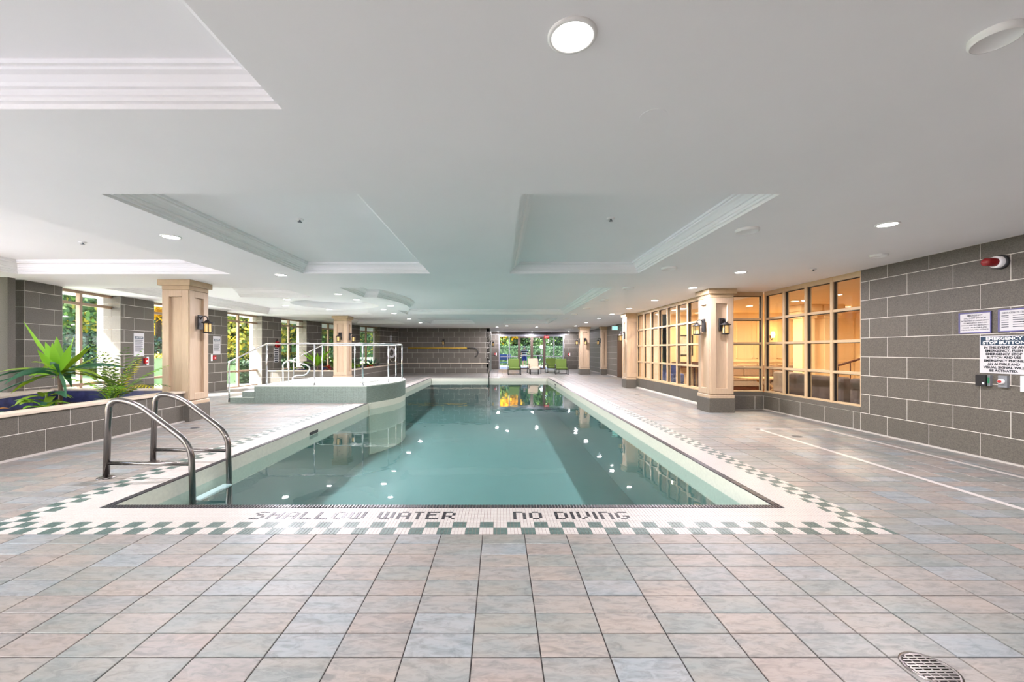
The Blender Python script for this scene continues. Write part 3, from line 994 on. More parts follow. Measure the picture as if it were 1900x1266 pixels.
def window_set(idx, a, b_, sill, mullions=(0.45,), rail=0.58, trans=2.40):
    """a flat window between two piers, glass set back in the reveal"""
    w = thing('window_%d' % idx, kind='structure', loc=tuple(wl((a + b_) / 2, LR + 0.25)))
    p0 = wl(a - 0.0012, LR + 0.24); p1 = wl(b_ + 0.0012, LR + 0.24); u = p1 - p0; L = u.length; u.normalize()
    def bar(s0, s1, z0, z1, name, d=0.05):
        q = B(); c = p0 + u * ((s0 + s1) / 2); q.obox((c.x, c.y), (u.x, u.y), (s1 - s0) / 2, d / 2 + 0.015, z0, z1)
        q.build(name, M['frame_w'], w)
    xs = [0.0] + [L * m for m in mullions] + [L]
    zs = [sill, rail, trans, CEIL - 0.03]
    for i, x in enumerate(xs): bar(max(0, x - 0.035), min(L, x + 0.035), sill, CEIL - 0.02, 'mullion')
    for i, z in enumerate(zs): bar(0.03, L - 0.03, z - (0.0 if i == 0 else 0.03), z + 0.03, 'rail', 0.045)
    for i in range(len(xs) - 1):
        for k in range(3):
            q = B(); s0, s1 = xs[i] + 0.03, xs[i + 1] - 0.03
            c = p0 + u * ((s0 + s1) / 2); q.obox((c.x, c.y), (u.x, u.y), (s1 - s0) / 2, 0.004, zs[k] + 0.02, zs[k + 1] - 0.02)
            q.build('pane', M['glass'], w)
    if sill > 0.05:
        q = B(); a0 = wl(a, LR + 0.005); a1 = wl(b_, LR + 0.005); b0 = wl(b_, LR + RV + 0.08); b1 = wl(a, LR + RV + 0.08)
        q.prism([(t.x, t.y) for t in (a0, a1, b0, b1)], 0, sill); q.build('sill_wall', M['block'], w)
    return w
WINS = [(-0.1425, -0.0815, 0.40), (-0.039, 0.022, 0.05), (0.0785, 0.1476, 0.03), (0.1908, 0.2524, 0.40), (0.2918, 0.353, 0.40), (0.4011, 0.4633, 0.40)]
for i, (a, b_, s) in enumerate(WINS): window_set(i + 1, a, b_, s, rail=0.58 if s > 0.1 else 0.60)
# unseen windows towards the camera, added to let more daylight in
for i, (y0, y1) in enumerate(((2.4, 6.1), (-2.0, 2.0))):
    w = thing('window_%d' % (i + 7), kind='structure', loc=(-9.5, (y0 + y1) / 2, 0.4))
    q = B(); q.box(-9.75, -9.3, y0, y1, 0, 0.4); q.build('sill_wall', M['block'], w)
    n = 3
    for k in range(n + 1):
        y = y0 + (y1 - y0) * k / n; q = B(); q.box(-9.55, -9.47, max(y0, y - 0.035), min(y1, y + 0.035), 0.4, CEIL); q.build('mullion', M['frame_w'], w)
    for k in range(n):
        q = B(); q.box(-9.514, -9.506, y0 + (y1 - y0) * k / n + 0.035, y0 + (y1 - y0) * (k + 1) / n - 0.035, 0.4, CEIL); q.build('pane', M['glass'], w)

# ---- glazed screens to the lobby
def screen(idx, p0, p1, nb, z0=SILL, z1=CEIL, rails=4):
    """grid of frame members and panes between two plan points"""
    p0, p1 = Vector((p0[0], p0[1], 0)), Vector((p1[0], p1[1], 0)); u = p1 - p0; L = u.length; u.normalize()
    w = thing('window_%d' % idx, kind='structure', loc=((p0.x + p1.x) / 2, (p0.y + p1.y) / 2, z0))
    nrm = Vector((u.y, -u.x, 0))
    fw = 0.03; top = z1 - 0.075
    def bar(s0, s1, za, zb, name, d0, d1, mat):
        q = B(); c = p0 + u * ((s0 + s1) / 2) - nrm * ((d0 + d1) / 2); q.obox((c.x, c.y), (u.x, u.y), (s1 - s0) / 2, (d1 - d0) / 2, za, zb); return q.build(name, mat, w)
    for i in range(nb + 1):
        x = L * i / nb; bar(max(0, x - fw), min(L, x + fw), z0, z1, 'mullion', 0.0, 0.10, M['frame'])
    for k in range(rails + 1):
        z = z0 + (top - z0) * k / rails
        hi = z1 if k == rails else z + fw
        bar(fw, L - fw, z - (0 if k == 0 else fw * 0.6), hi, 'rail', 0.006, 0.094, M['frame'])
    for i in range(nb):
        for k in range(rails):
            a_, b2 = L * i / nb + fw, L * (i + 1) / nb - fw
            za, zb = z0 + (top - z0) * k / rails + fw, z0 + (top - z0) * (k + 1) / rails - fw * 0.6
            pn = bar(a_, b2, za, zb, 'pane', 0.046, 0.054, M['glass'])
            q = B()
            for (s0, s1, y0, y1) in ((a_, a_ + 0.012, za, zb), (b2 - 0.012, b2, za, zb), (a_, b2, zb - 0.012, zb)):
                c = p0 + u * ((s0 + s1) / 2) - nrm * 0.05; q.obox((c.x, c.y), (u.x, u.y), (s1 - s0) / 2, 0.02, y0, y1)
            q.build('gasket', M['gasket'], pn)
    return w
screen(9, (XR + 0.02, W8y), (XR + 0.02, W7a), 4)
screen(10, (5.1, W8y + 0.02), (XR, W8y + 0.02), 1)
screen(11, (XW + 0.02, 14.8), (XW + 0.02, 9.52), 8)

# ---- glass doors to the garden
door = thing('door_1', kind='structure', loc=((DX0 + DX1) / 2, FAR_Y, 0))
xs = [0.02, 0.70, 1.42, 2.34, 3.24, 3.94, 4.62]
q = B(); q.box(DX0, DX1, FAR_Y - 0.02, FAR_Y + 0.12, DH - 0.12, DH); q.box(DX0, DX0 + 0.07, FAR_Y - 0.02, FAR_Y + 0.12, 0, DH - 0.12); q.box(DX1 - 0.07, DX1, FAR_Y - 0.02, FAR_Y + 0.12, 0, DH - 0.12)
q.build('door_frame', M['alu'], door)
q = B(); q.box(DX0 + 0.4, DX1 + 0.1, FAR_Y - 0.07, FAR_Y - 0.02, DH + 0.03, DH + 0.13); q.build('header_track', M['darkgrey'], door)
q = B(); q.box(-0.02 - 0.1, DX1 + 0.2, FAR_Y - 0.05, FAR_Y - 0.02, DH - 0.02, DH + 0.02); q.build('head_trim', M['alu'], door)
for i, x in enumerate(xs[1:-1]):
    wd = 0.09 if i in (1, 2, 3) else 0.035
    q = B(); q.box(x - wd, x + wd, FAR_Y, FAR_Y + 0.1, 0, DH - 0.12); q.build('mullion', M['brown_frame'] if wd > 0.05 else M['alu'], door)
for i in range(6):
    a_, b2 = xs[i] + 0.07, xs[i + 1] - 0.07
    if i in (2, 3):
        q = B(); q.box(a_ + 0.02, b2 - 0.02, FAR_Y + 0.02, FAR_Y + 0.08, 0, 0.1); q.box(a_ + 0.02, b2 - 0.02, FAR_Y + 0.02, FAR_Y + 0.08, DH - 0.22, DH - 0.12)
        lf = q.build('door_leaf', M['brown_frame'], door)
        q = B(); q.box(a_ + 0.02, b2 - 0.02, FAR_Y + 0.046, FAR_Y + 0.054, 0.1, DH - 0.22); q.build('pane', M['glass'], lf)
        q = B(); q.box(a_ + 0.02, b2 - 0.02, FAR_Y - 0.05, FAR_Y - 0.02, 0.98, 1.03); q.build('push_bar', M['alu'], lf)
    else:
        q = B(); q.box(a_ - 0.03, b2 + 0.03, FAR_Y + 0.03, FAR_Y + 0.07, 0.88, 0.94); q.build('rail', M['alu'], door)
        q = B(); q.box(a_ - 0.03, b2 + 0.03, FAR_Y + 0.046, FAR_Y + 0.054, 0.94, DH - 0.12); q.build('pane', M['glass'], door)
        q = B(); q.box(a_ - 0.03, b2 + 0.03, FAR_Y + 0.046, FAR_Y + 0.054, 0.02, 0.88); q.build('pane', M['glass'], door)

# =================================================================== OBJECTS
# ---- columns with panelled timber cladding
def column(x0, y0, label, sz=0.56, faces='YXx'):
    x1, y1 = x0 + sz, y0 + sz
    t = thing('column', label, 'column', ((x0 + x1) / 2, (y0 + y1) / 2, 0), group='timber clad columns')
    q = B(); q.bbox(x0, x1, y0, y1, 0, 0.31, 0.004); q.build('plinth', M['block'], t)
    s = 0.02
    q = B(); q.bbox(x0 + s + .045, x1 - s - .045, y0 + s + .045, y1 - s - .045, 0.31, 2.56, 0.004); q.build('shaft', M['wood'], t)
    q = B(); q.bbox(x0 + 0.004, x1 - 0.004, y0 + 0.004, y1 - 0.004, 0.31, 0.385, 0.008); q.build('base_moulding', M['wood'], t)
    q = B(); q.bbox(x0 + s, x1 - s, y0 + s, y1 - s, 2.50, 2.585, 0.004); q.bbox(x0 - 0.03, x1 + 0.03, y0 - 0.03, y1 + 0.03, 2.58, CEIL - 0.001, 0.006); q.build('capital', M['wood_dk'], t)
    def panel(face):
        q = B(); w = sz / 2 - s - 0.012; st = 0.125; d0, d1 = -0.025, 0.035
        cx, cy = (x0 + x1) / 2, (y0 + y1) / 2; h = sz / 2 - s - 0.03
        def bx(a0, a1, z0, z1):
            if face == 'Y': q.bbox(cx + a0, cx + a1, cy - h - d1, cy - h - d0, z0, z1, 0.003)
            elif face == 'y': q.bbox(cx + a0, cx + a1, cy + h + d0, cy + h + d1, z0, z1, 0.003)
            elif face == 'X': q.bbox(cx - h - d1, cx - h - d0, cy + a0, cy + a1, z0, z1, 0.003)
            else: q.bbox(cx + h + d0, cx + h + d1, cy + a0, cy + a1, z0, z1, 0.003)
        bx(-w, -w + st, 0.40, 2.495); bx(w - st, w, 0.40, 2.495); bx(-w + st, w - st, 0.40, 0.525); bx(-w + st, w - st, 2.37, 2.495)
        q.build('panel_frame', M['wood'], t)
    for f in faces: panel(f)
    return t
column(-6.42, 7.81, 'beige panelled column at the corner of the near planter')
column(-6.42, 15.9, 'beige panelled column rising behind the hot tub')
column(4.54, 8.95, 'beige panelled column between the two glazed lobby screens')
column(4.54, 14.8, 'beige panelled column at the far end of the long glazed screen')
column(4.52, 23.2, 'slim-looking distant beige column nearest the garden doors')
column(5.68, 23.1, 'narrow beige pilaster against the grey corridor wall', sz=0.36, faces='YX')

# ---- wall lanterns
def lantern():
    t = thing('wall_lantern', 'x', 'lantern', (0, 0, 0), group='black wall lanterns')
    q = B(); q.bbox(-0.065, 0.065, -0.025, 0.0, -0.14, 0.14, 0.005); q.build('backplate', M['black'], t)
    q = B(); q.tube(fillet([(0, -0.02, 0.06), (0, -0.06, 0.12), (0, -0.15, 0.12), (0, -0.16, 0.03)], 0.05, 5), 0.011, 8); q.build('arm', M['black'], t)
    q = B(); q.lathe([(0.0, 0.05), (0.03, 0.045), (0.05, 0.02), (0.105, -0.005), (0.105, -0.018), (0.0, -0.018)], (0, -0.16, 0.0), 20); q.build('roof', M['black'], t)
    q = B()
    for k in range(4):
        a = pi / 4 + k * pi / 2; q.tube([(0.068 * cos(a), -0.16 + 0.068 * sin(a), -0.02), (0.068 * cos(a), -0.16 + 0.068 * sin(a), -0.19)], 0.007, 6)
    q.lathe([(0.0, -0.19), (0.08, -0.19), (0.08, -0.208), (0.05, -0.215), (0, -0.215)], (0, -0.16, 0), 20)
    q.build('cage', M['black'], t)
    q = B(); q.lathe([(0.056, -0.02), (0.058, -0.19)], (0, -0.16, 0), 20); q.build('glass_shade', M['amber'], t)
    return t
LAN = lantern()
spots = [((-5.872, 8.09, 1.90), pi / 2, 'black wall lantern on the column at the near planter'),
         ((-6.14, 15.92, 1.90), 0, 'black wall lantern on the camera-facing side of the column behind the hot tub'),
         ((-5.872, 16.18, 1.90), pi / 2, 'black wall lantern on the pool-facing side of the column behind the hot tub'),
         ((4.562, 9.23, 1.91), -pi / 2, 'black wall lantern on the pool-facing side of the column between the lobby screens'),
         ((4.82, 8.972, 1.91), 0, 'black wall lantern with amber glass on the front of the column between lobby screens'),
         ((4.562, 15.08, 1.91), -pi / 2, 'black wall lantern on the column ending the long glazed screen'),
         ((4.542, 23.48, 1.91), -pi / 2, 'tiny black lantern on the pool-facing side of the column nearest the garden doors'),
         ((4.80, 23.222, 1.91), 0, 'tiny black lantern on the front of the column nearest the garden doors'),
         ((5.702, 23.28, 1.91), -pi / 2, 'tiny black lantern on the narrow pilaster of the corridor wall'),
         ((-3.35, BACK_Y, 1.90), 0, 'black lantern on the grey wall above the yellow rescue pole'),
         ((BACK_X1, 26.5, 1.85), pi / 2, 'black lantern on the short side wall near the garden doors')]
for i, (loc, rz, lab) in enumerate(spots):
    o = LAN if i == 0 else copy_tree(LAN, loc, rz, lab)
    o.location = loc; o.rotation_euler = (0, 0, rz); o['label'] = lab

# ---- hot tub platform
def grid_mat(name, c_tile, c_grout, pitch):
    m, nt, o = newmat(name)
    b = nt.nodes.new('ShaderNodeBsdfPrincipled'); b.inputs['Roughness'].default_value = 0.35
    nt.links.new(b.outputs[0], o.inputs[0])
    g = nt.nodes.new('ShaderNodeNewGeometry'); sx = nt.nodes.new('ShaderNodeSeparateXYZ'); nt.links.new(g.outputs['Position'], sx.inputs[0])
    ad = N(nt, 'ShaderNodeMath', operation='ADD'); nt.links.new(sx.outputs[0], ad.inputs[0]); nt.links.new(sx.outputs[1], ad.inputs[1])
    cm = nt.nodes.new('ShaderNodeCombineXYZ'); nt.links.new(ad.outputs[0], cm.inputs[0]); nt.links.new(sx.outputs[2], cm.inputs[1])
    br = nt.nodes.new('ShaderNodeTexBrick'); br.offset = 0.0
    br.inputs['Scale'].default_value = 1.0; br.inputs['Brick Width'].default_value = pitch; br.inputs['Row Height'].default_value = pitch
    br.inputs['Mortar Size'].default_value = pitch * 0.07
    br.inputs['Color1'].default_value = lin(c_tile) + (1,); br.inputs['Color2'].default_value = lin(tuple(x * 0.85 for x in c_tile)) + (1,); br.inputs['Mortar'].default_value = lin(c_grout) + (1,)
    nt.links.new(cm.outputs[0], br.inputs['Vector']); nt.links.new(br.outputs[0], b.inputs['Base Color'])
    return m
M['spa_side'] = grid_mat('spa_side_mosaic', (110, 128, 120), (156, 166, 160), MP)
spa = thing('hot_tub', 'raised round hot tub on a green mosaic platform with steps', 'hot tub', (-4.8, 12.2, 0))
a_s = math.asin((SPA_Y0 - SPA_C[1]) / SPA_R)
arc = arc_pts(SPA_C[0], SPA_C[1], SPA_R, a_s, -a_s, 24)
outl = [(-6.28, SPA_Y0)] + arc + [(-6.28, SPA_Y1)]
q = B(); n = len(outl)
a = q.pts([(p[0], p[1], 0.0) for p in outl]); b_ = q.pts([(p[0], p[1], SPA_H - 0.03) for p in outl])
for k in range(n): q.face([a + k, a + (k + 1) % n, b_ + (k + 1) % n, b_ + k], 0, False)
q.build('platform', M['spa_side'], spa)
TUB = (-4.8, 12.12)
tub_o = [(TUB[0] + 1.16 * cos(2 * pi * k / 48), TUB[1] + 1.16 * sin(2 * pi * k / 48)) for k in range(48)]
q = B(); polys = [[Vector((p[0], p[1], 0)) for p in outl], [Vector((p[0], p[1], 0)) for p in reversed(tub_o)]]
flat = [p for pl in polys for p in pl]; i0 = q.pts([(p.x, p.y, SPA_H) for p in flat])
for t in tessellate_polygon(polys): q.face([i0 + k for k in t])
o2 = q.pts([(p[0], p[1], SPA_H) for p in outl]); o3 = q.pts([(p[0], p[1], SPA_H - 0.03) for p in outl])
for k in range(n): q.face([o3 + k, o3 + (k + 1) % n, o2 + (k + 1) % n, o2 + k])
q.build('deck', M['spa_top'], spa)
q = B(); q.box(-6.90, -6.285, SPA_Y0, SPA_Y1, 0, 0.15, 0); q.box(-6.905, -6.285, SPA_Y0 - .004, SPA_Y1, 0.135, 0.152, 1); q.build('step', [M['spa_side'], M['spa_top']], spa)
q = B(); q.box(-6.59, -6.285, SPA_Y0, SPA_Y1, 0.152, 0.30, 0); q.box(-6.595, -6.285, SPA_Y0 - .004, SPA_Y1, 0.285, 0.302, 1); q.build('step', [M['spa_side'], M['spa_top']], spa)
q = B(); q.lathe([(1.20, 0.445), (1.22, 0.48), (1.18, 0.505), (1.10, 0.50), (1.05, 0.46), (0.98, 0.2), (0.85, -0.1), (0.0, -0.15)], (TUB[0], TUB[1], 0), 48); q.build('tub_shell', M['acrylic'], spa)
q = B(); q.lathe([(1.045, 0.40), (0.0, 0.40)], (TUB[0], TUB[1], 0), 48, sm=False); q.build('water', M['water'], spa)
q = B()
k0 = q.pts([(p[0], p[1], -1.34) for p in arc]); k1 = q.pts([(p[0], p[1], 0.0) for p in arc])
for k in range(len(arc) - 1): q.face([k0 + k, k0 + k + 1, k1 + k + 1, k1 + k])
q.box(PX0, PX0 + 0.1, SPA_Y0, SPA_Y1, -1.3, -0.01)
q.build('skirt', M['basin_wall'], spa)
for (x, y) in ((-4.0, 10.95), (-3.35, 12.6), (-5.9, 11.0)):
    q = B(); q.lathe([(0.0, SPA_H + 0.006), (0.05, SPA_H + 0.005), (0.055, SPA_H)], (x, y, 0), 14); q.build('air_inlet', M['darkgrey'], spa)

# railing round the platform
rail = thing('railing', 'polished metal railing around the hot tub platform', 'railing', (-4.8, 10.66, 0))
RT = 1.527
iarc = arc_pts(SPA_C[0], SPA_C[1], SPA_R - 0.1, a_s * 0.96, -a_s * 0.96, 20)
path = [(-6.97, 10.65, 1.06), (-6.0, 10.65, RT), (-3.55, 10.65, RT)] + [(p[0], p[1], RT) for p in iarc] + [(-3.55, 13.98, RT), (-6.0, 13.98, RT), (-6.97, 13.98, 1.06)]
q = B(); q.tube([(-6.97, 10.65, 0.02)] + [(-6.97, 10.65, 1.04)] + path + [(-6.97, 13.98, 1.04), (-6.97, 13.98, 0.02)], 0.021, 10)
q.build('top_rail', M['chrome'], rail)
for (x, y) in ((-6.0, 10.65), (-4.77, 10.65), (-3.53, 10.66), (-3.12, 11.6), (-3.03, 12.83), (-3.5, 13.95), (-4.9, 13.98), (-6.0, 13.98)):
    q = B(); q.tube([(x, y, SPA_H), (x, y, RT)], 0.02, 10); q.lathe([(0.0, SPA_H + 0.02), (0.035, SPA_H + 0.018), (0.04, SPA_H)], (x, y, 0), 12); q.build('post', M['chrome'], rail)
q = B(); q.tube(fillet([(-6.21, 11.85, SPA_H), (-6.21, 11.85, 0.98), (-6.06, 11.85, 1.08), (-5.52, 11.85, 0.94), (-5.42, 11.85, 0.82), (-5.56, 11.85, 0.64), (-5.9, 11.85, 0.64), (-5.97, 11.85, SPA_H)], 0.1, 5), 0.021, 10)
q.tube([(-6.05, 11.85, SPA_H), (-6.05, 11.85, 1.06)], 0.018, 8)
q.build('grab_rail', M['chrome'], label='looped steel grab rail on the hot tub deck', cat='grab rail', loc=(-5.9, 11.85, SPA_H))

# ---- pool ladder in the near corner, grab rail at the far end
lad = thing('pool_ladder', 'brushed steel pool ladder with two arched handrails at the near pool corner', 'ladder', (-3.7, 4.66, 0))
for yy in (4.37, 4.96):
    q = B(); q.tube(fillet([(-4.16, yy, 0.0), (-4.13, yy, 0.84), (-3.84, yy, 0.79), (-3.26, yy, 0.35), (-3.22, yy, -1.1)], 0.17, 8), 0.030, 14)
    r = q.build('handrail', M['steel'], lad)
    q = B(); q.tube([(-4.15, yy, 0.155), (-3.235, yy, 0.145)], 0.019, 12); q.build('crossbar', M['steel'], r)
    q = B(); q.lathe([(0.0, 0.018), (0.04, 0.017), (0.075, 0.008), (0.08, 0.0)], (-4.16, yy, 0.001), 24); q.build('flange', M['steel'], r)
for z in (-0.24, -0.52, -0.80):
    q = B(); q.bbox(-3.29, -3.19, 4.40, 4.93, z - 0.025, z, 0.006); q.build('tread', M['white'], lad)
q = B(); q.tube(fillet([(-0.53, 20.95, 0.0), (-0.53, 20.95, 0.84), (-0.53, 20.72, 0.84), (-0.53, 20.28, 0.45), (-0.53, 20.26, -0.9)], 0.14, 6), 0.026, 10)
q.lathe([(0.0, 0.018), (0.07, 0.01), (0.075, 0.0)], (-0.53, 20.95, 0), 16)
q.build('pool_handrail', M['steel'], label='single steel handrail at the far end of the pool', cat='handrail', loc=(-0.53, 20.9, 0))

# ---- planters
def planter(name, label, inner, outer_walls, z_soil):
    t = thing('planter', label, 'planter', (sum(p[0] for p in inner) / len(inner), sum(p[1] for p in inner) / len(inner), 0), group='block planters')
    q = B(); q.prism(inner, 0.02, z_soil); q.build('soil', M['soil'], t)
    q = B(); n = len(inner); cx_ = sum(p[0] for p in inner) / n; cy_ = sum(p[1] for p in inner) / n
    lin_ = [(cx_ + (p[0] - cx_) * 0.99, cy_ + (p[1] - cy_) * 0.994) for p in inner]
    a = q.pts([(p[0], p[1], z_soil - 0.02) for p in lin_]); b_ = q.pts([(p[0], p[1], 0.55) for p in lin_])
    for k in range(n): q.face([a + (k + 1) % n, a + k, b_ + k, b_ + (k + 1) % n])
    q.build('liner', M['liner'], t)
    return t
pl1 = planter('planter', 'long low stone block planter in front of the near windows', [(-6.17, 4.0), (-6.17, 8.22), (-8.85, 8.22), (-8.24, 6.8), (-8.24, 4.0)], None, 0.33)
q = B(); q.box(-6.165, -5.974, 3.8, 7.81, 0, 0.54); q.box(-8.6, -5.974, 3.8, 4.0, 0, 0.54); q.build('core', M['grout_light'], pl1)
lay_blocks(pl1, (-5.97, 3.8), (0, 1), 4.01, 0, 0.54, phase=0.2275)
q = B(); q.bbox(-6.21, -5.945, 3.78, 7.83, 0.54, 0.58, 0.004); q.bbox(-8.6, -6.21, 3.78, 4.03, 0.54, 0.58, 0.004); q.build('cap', M['cap'], pl1)
q = B(); q.prism([(-6.3, 8.22), (-6.3, 8.42), (-9.1, 8.42), (-8.95, 8.22)], 0.0, 0.58); q.prism([(-8.85, 8.22), (-9.12, 8.22), (-9.12, 3.8), (-8.24, 3.8), (-8.24, 6.8)], 0.0, 0.58); q.build('ledge', M['cap'], pl1)
q = B(); q.box(-5.97, -5.935, 3.8, 7.8, 0, 0.022); q.build('base_strip', M['mos_white'], pl1)
pl2 = planter('planter', 'stone block planter full of shrubs beyond the hot tub', [(-6.15, 16.26), (-6.15, 24.5), (-6.3, 24.5), (-7.6, 22.0), (-8.5, 19.0), (-8.95, 16.9), (-8.98, 16.26)], None, 0.42)
q = B(); q.box(-9.05, -6.4, 16.064, 16.25, 0, 0.54); q.box(-6.15, -5.974, 16.46, BACK_Y - 0.01, 0, 0.54); q.build('core', M['grout_light'], pl2)
lay_blocks(pl2, (-9.05, 16.06), (1, 0), 2.65, 0, 0.54, phase=0.1)
lay_blocks(pl2, (-5.97, 16.46), (0, 1), BACK_Y - 16.46, 0, 0.54, phase=0.2)
q = B(); q.bbox(-9.05, -6.4, 16.03, 16.28, 0.54, 0.58, 0.004); q.bbox(-6.2, -5.945, 16.46, BACK_Y - 0.01, 0.54, 0.58, 0.004); q.build('cap', M['cap'], pl2)

# ---- plants
def strap_leaf(b, base, az, el, L, w, droop, m=0, seg=8, fold=0.25, roll=None):
    """a long arching leaf as two folded strips"""
    base = Vector(base); p = base.copy(); dirv = Vector((cos(az) * cos(el), sin(az) * cos(el), sin(el)))
    roll = random.uniform(-0.9, 0.9) if roll is None else roll
    side = Vector((-sin(az), cos(az), 0)) * cos(roll) + Vector((-cos(az) * sin(el), -sin(az) * sin(el), cos(el))) * sin(roll); prev = None
    for i in range(seg + 1):
        t = i / seg
        ww = w * (0.35 + 1.3 * t) if t < 0.5 else w * 2 * (1 - t) ** 0.75
        ww = max(ww, 0.001) if i < seg else 0.0008
        up = dirv.cross(side) * -1
        k = b.pts([p - side * ww + up * ww * fold, p, p + side * ww + up * ww * fold])
        if prev is not None:
            b.face([prev, prev + 1, k + 1, k], m, True); b.face([prev + 1, prev + 2, k + 2, k + 1], m, True)
        prev = k
        p = p + dirv * (L / seg)
        dirv = (dirv + Vector((0, 0, -droop / seg))).normalized()
def strap_plant(name, label, loc, z0, stem_h, leaves, group=None):
    t = thing(name, label, 'plant', loc, group=group)
    top = Vector((loc[0], loc[1], z0 + stem_h))
    q = B(); q.tube([(loc[0], loc[1], loc[2]), (loc[0] + 0.02, loc[1], (loc[2] + top.z) / 2), top], [0.03, 0.026, 0.03], 8); q.build('stem', M['bark'], t)
    for (az, el, L, w, dr, mt) in leaves:
        q = B(); strap_leaf(q, top + Vector((cos(az) * 0.02, sin(az) * 0.02, random.uniform(-0.08, 0.02))), az, el, L, w, dr); q.build('leaf', M[mt], t)
    return t
random.seed(3)
lv = [(pi * 0.98, 0.98, 1.0, 0.05, 0.2, 'leaf_lime'), (pi * 0.9, 0.25, 0.8, 0.036, 0.6, 'leaf_lime'), (pi * 0.45, 1.3, 0.62, 0.055, 0.2, 'leaf_lime'), (0.35, 1.0, 0.62, 0.05, 0.3, 'leaf_lime'), (pi * 0.8, 1.2, 0.6, 0.055, 0.25, 'leaf_lime'),
      (-0.3, 1.15, 0.55, 0.052, 0.3, 'leaf_lime'), (0.1, 0.6, 0.8, 0.04, 0.35, 'leaf_palm'), (pi, 1.2, 0.5, 0.055, 0.3, 'leaf_lime'), (-1.5, 1.0, 0.5, 0.06, 0.4, 'leaf_lime'), (-1.2, 1.3, 0.55, 0.055, 0.2, 'leaf_lime'), (-0.1, 0.85, 0.72, 0.042, 0.5, 'leaf_palm')]
for k in range(22):
    az = 2 * pi * k / 22 + random.uniform(-0.15, 0.15)
    lv.append((az, random.uniform(-0.05, 0.55), random.uniform(0.65, 1.0), 0.042, random.uniform(0.7, 1.2), random.choice(['leaf_blue', 'leaf_blue', 'leaf_palm'])))
strap_plant('dracaena_plant', 'tall plant with long lime and blue-green strap leaves in the near planter', (-6.92, 6.5, 0.33), 0.33, 0.68, lv)

def frond(b, base, az, el, L, droop, w, seg=14, m=0):
    p = Vector(base); d = Vector((cos(az) * cos(el), sin(az) * cos(el), sin(el))); side = Vector((-sin(az), cos(az), 0)); pts = []
    for i in range(seg + 1):
        pts.append((p.copy(), d.copy())); p = p + d * (L / seg); d = (d + Vector((0, 0, -droop / seg))).normalized()
    b.tube([a for a, _ in pts], [0.006 * (1 - 0.8 * i / seg) for i in range(seg + 1)], 4, m, cap=False)
    for i in range(2, seg + 1):
        for hh in (0.0,):
            c, dd = pts[i]; c = c - dd * (L / seg) * hh
            ll = w * sin(pi * min(1, 0.15 + 0.8 * (i - hh) / seg)) + 0.03
            for s in (-1, 1):
                tip = c + side * s * ll * 0.85 + dd * ll * 0.6 + Vector((0, 0, -0.3 * ll))
                mid = (c + tip) / 2 + Vector((0, 0, 0.03 * ll)); nn = dd * 0.011
                k = b.pts([c - nn * 0.5, mid - nn * 1.3, tip, mid + nn * 1.3]); b.face([k, k + 1, k + 2, k + 3], m)
def palm(label, loc, z0, n, L, mats):
    t = thing('potted_palm', label, 'plant', loc)
    q = B(); q.tube([(loc[0], loc[1], loc[2]), (loc[0], loc[1], z0 + 0.12)], [0.05, 0.03], 8); q.build('stem', M['bark'], t)
    for k in range(n):
        az = 2 * pi * k / n * 1.0 + random.uniform(-0.25, 0.25)
        q = B(); frond(q, (loc[0], loc[1], z0 + random.uniform(0.0, 0.1)), az, random.uniform(0.75, 1.45), L * random.uniform(0.8, 1.15), random.uniform(0.8, 1.5), 0.17)
        q.build('frond', M[random.choice(mats)], t)
palm('feathery green and yellow palm in the near planter beside the column', (-6.72, 7.25, 0.33), 0.45, 18, 0.9, ['leaf_palm', 'leaf_green', 'leaf_green', 'leaf_lime', 'leaf_yellowpalm'])
# low tuft round the palm's foot
def broad_leaf(b, base, az, el, L, w, m=0):
    p = Vector(base); d = Vector((cos(az) * cos(el), sin(az) * cos(el), sin(el))); side = Vector((-sin(az), cos(az), 0)); prev = None
    for i in range(7):
        t = i / 6; ww = w * sin(pi * (0.06 + 0.9 * t)) ** 0.8 if i < 6 else 0.001
        k = b.pts([p - side * ww + Vector((0, 0, ww * .25)), p, p + side * ww + Vector((0, 0, ww * .25))])
        if prev is not None: b.face([prev, prev + 1, k + 1, k], m, True); b.face([prev + 1, prev + 2, k + 2, k + 1], m, True)
        prev = k; p = p + d * (L / 6); d = (d + Vector((0, 0, -0.2))).normalized()
def broad_plant(label, loc, n, L, w, mats, el=(0.2, 0.9), hgt=0.12):
    t = thing('leafy_plant', label, 'plant', loc)
    q = B(); q.tube([loc, (loc[0], loc[1], loc[2] + hgt)], 0.015, 6); q.build('stem', M['leaf_palm'], t)
    for k in range(n):
        az = 2 * pi * k / n + random.uniform(-0.3, 0.3); e = random.uniform(*el)
        b0 = (loc[0] + cos(az) * 0.04, loc[1] + sin(az) * 0.04, loc[2] + hgt * random.uniform(0.5, 1.1))
        q = B(); broad_leaf(q, b0, az, e, L * random.uniform(0.7, 1.1), w * random.uniform(0.8, 1.1)); q.build('leaf', M[random.choice(mats)], t)
broad_plant('low bright green broad-leaved plant under the strap-leaved plant', (-6.72, 6.1, 0.33), 13, 0.30, 0.055, ['leaf_lime', 'leaf_palm', 'leaf_blue'], hgt=0.2)
broad_plant('dark glossy broad-leaved plant against the near planter rim', (-6.38, 5.35, 0.33), 11, 0.34, 0.055, ['leaf_blue', 'leaf_blue', 'leaf_palm'], el=(0.0, 0.5), hgt=0.17)
broad_plant('large round-leaved plant at the stem of the strap-leaved plant', (-6.85, 6.25, 0.33), 9, 0.34, 0.075, ['leaf_blue', 'leaf_palm'], el=(0.0, 0.45), hgt=0.36)
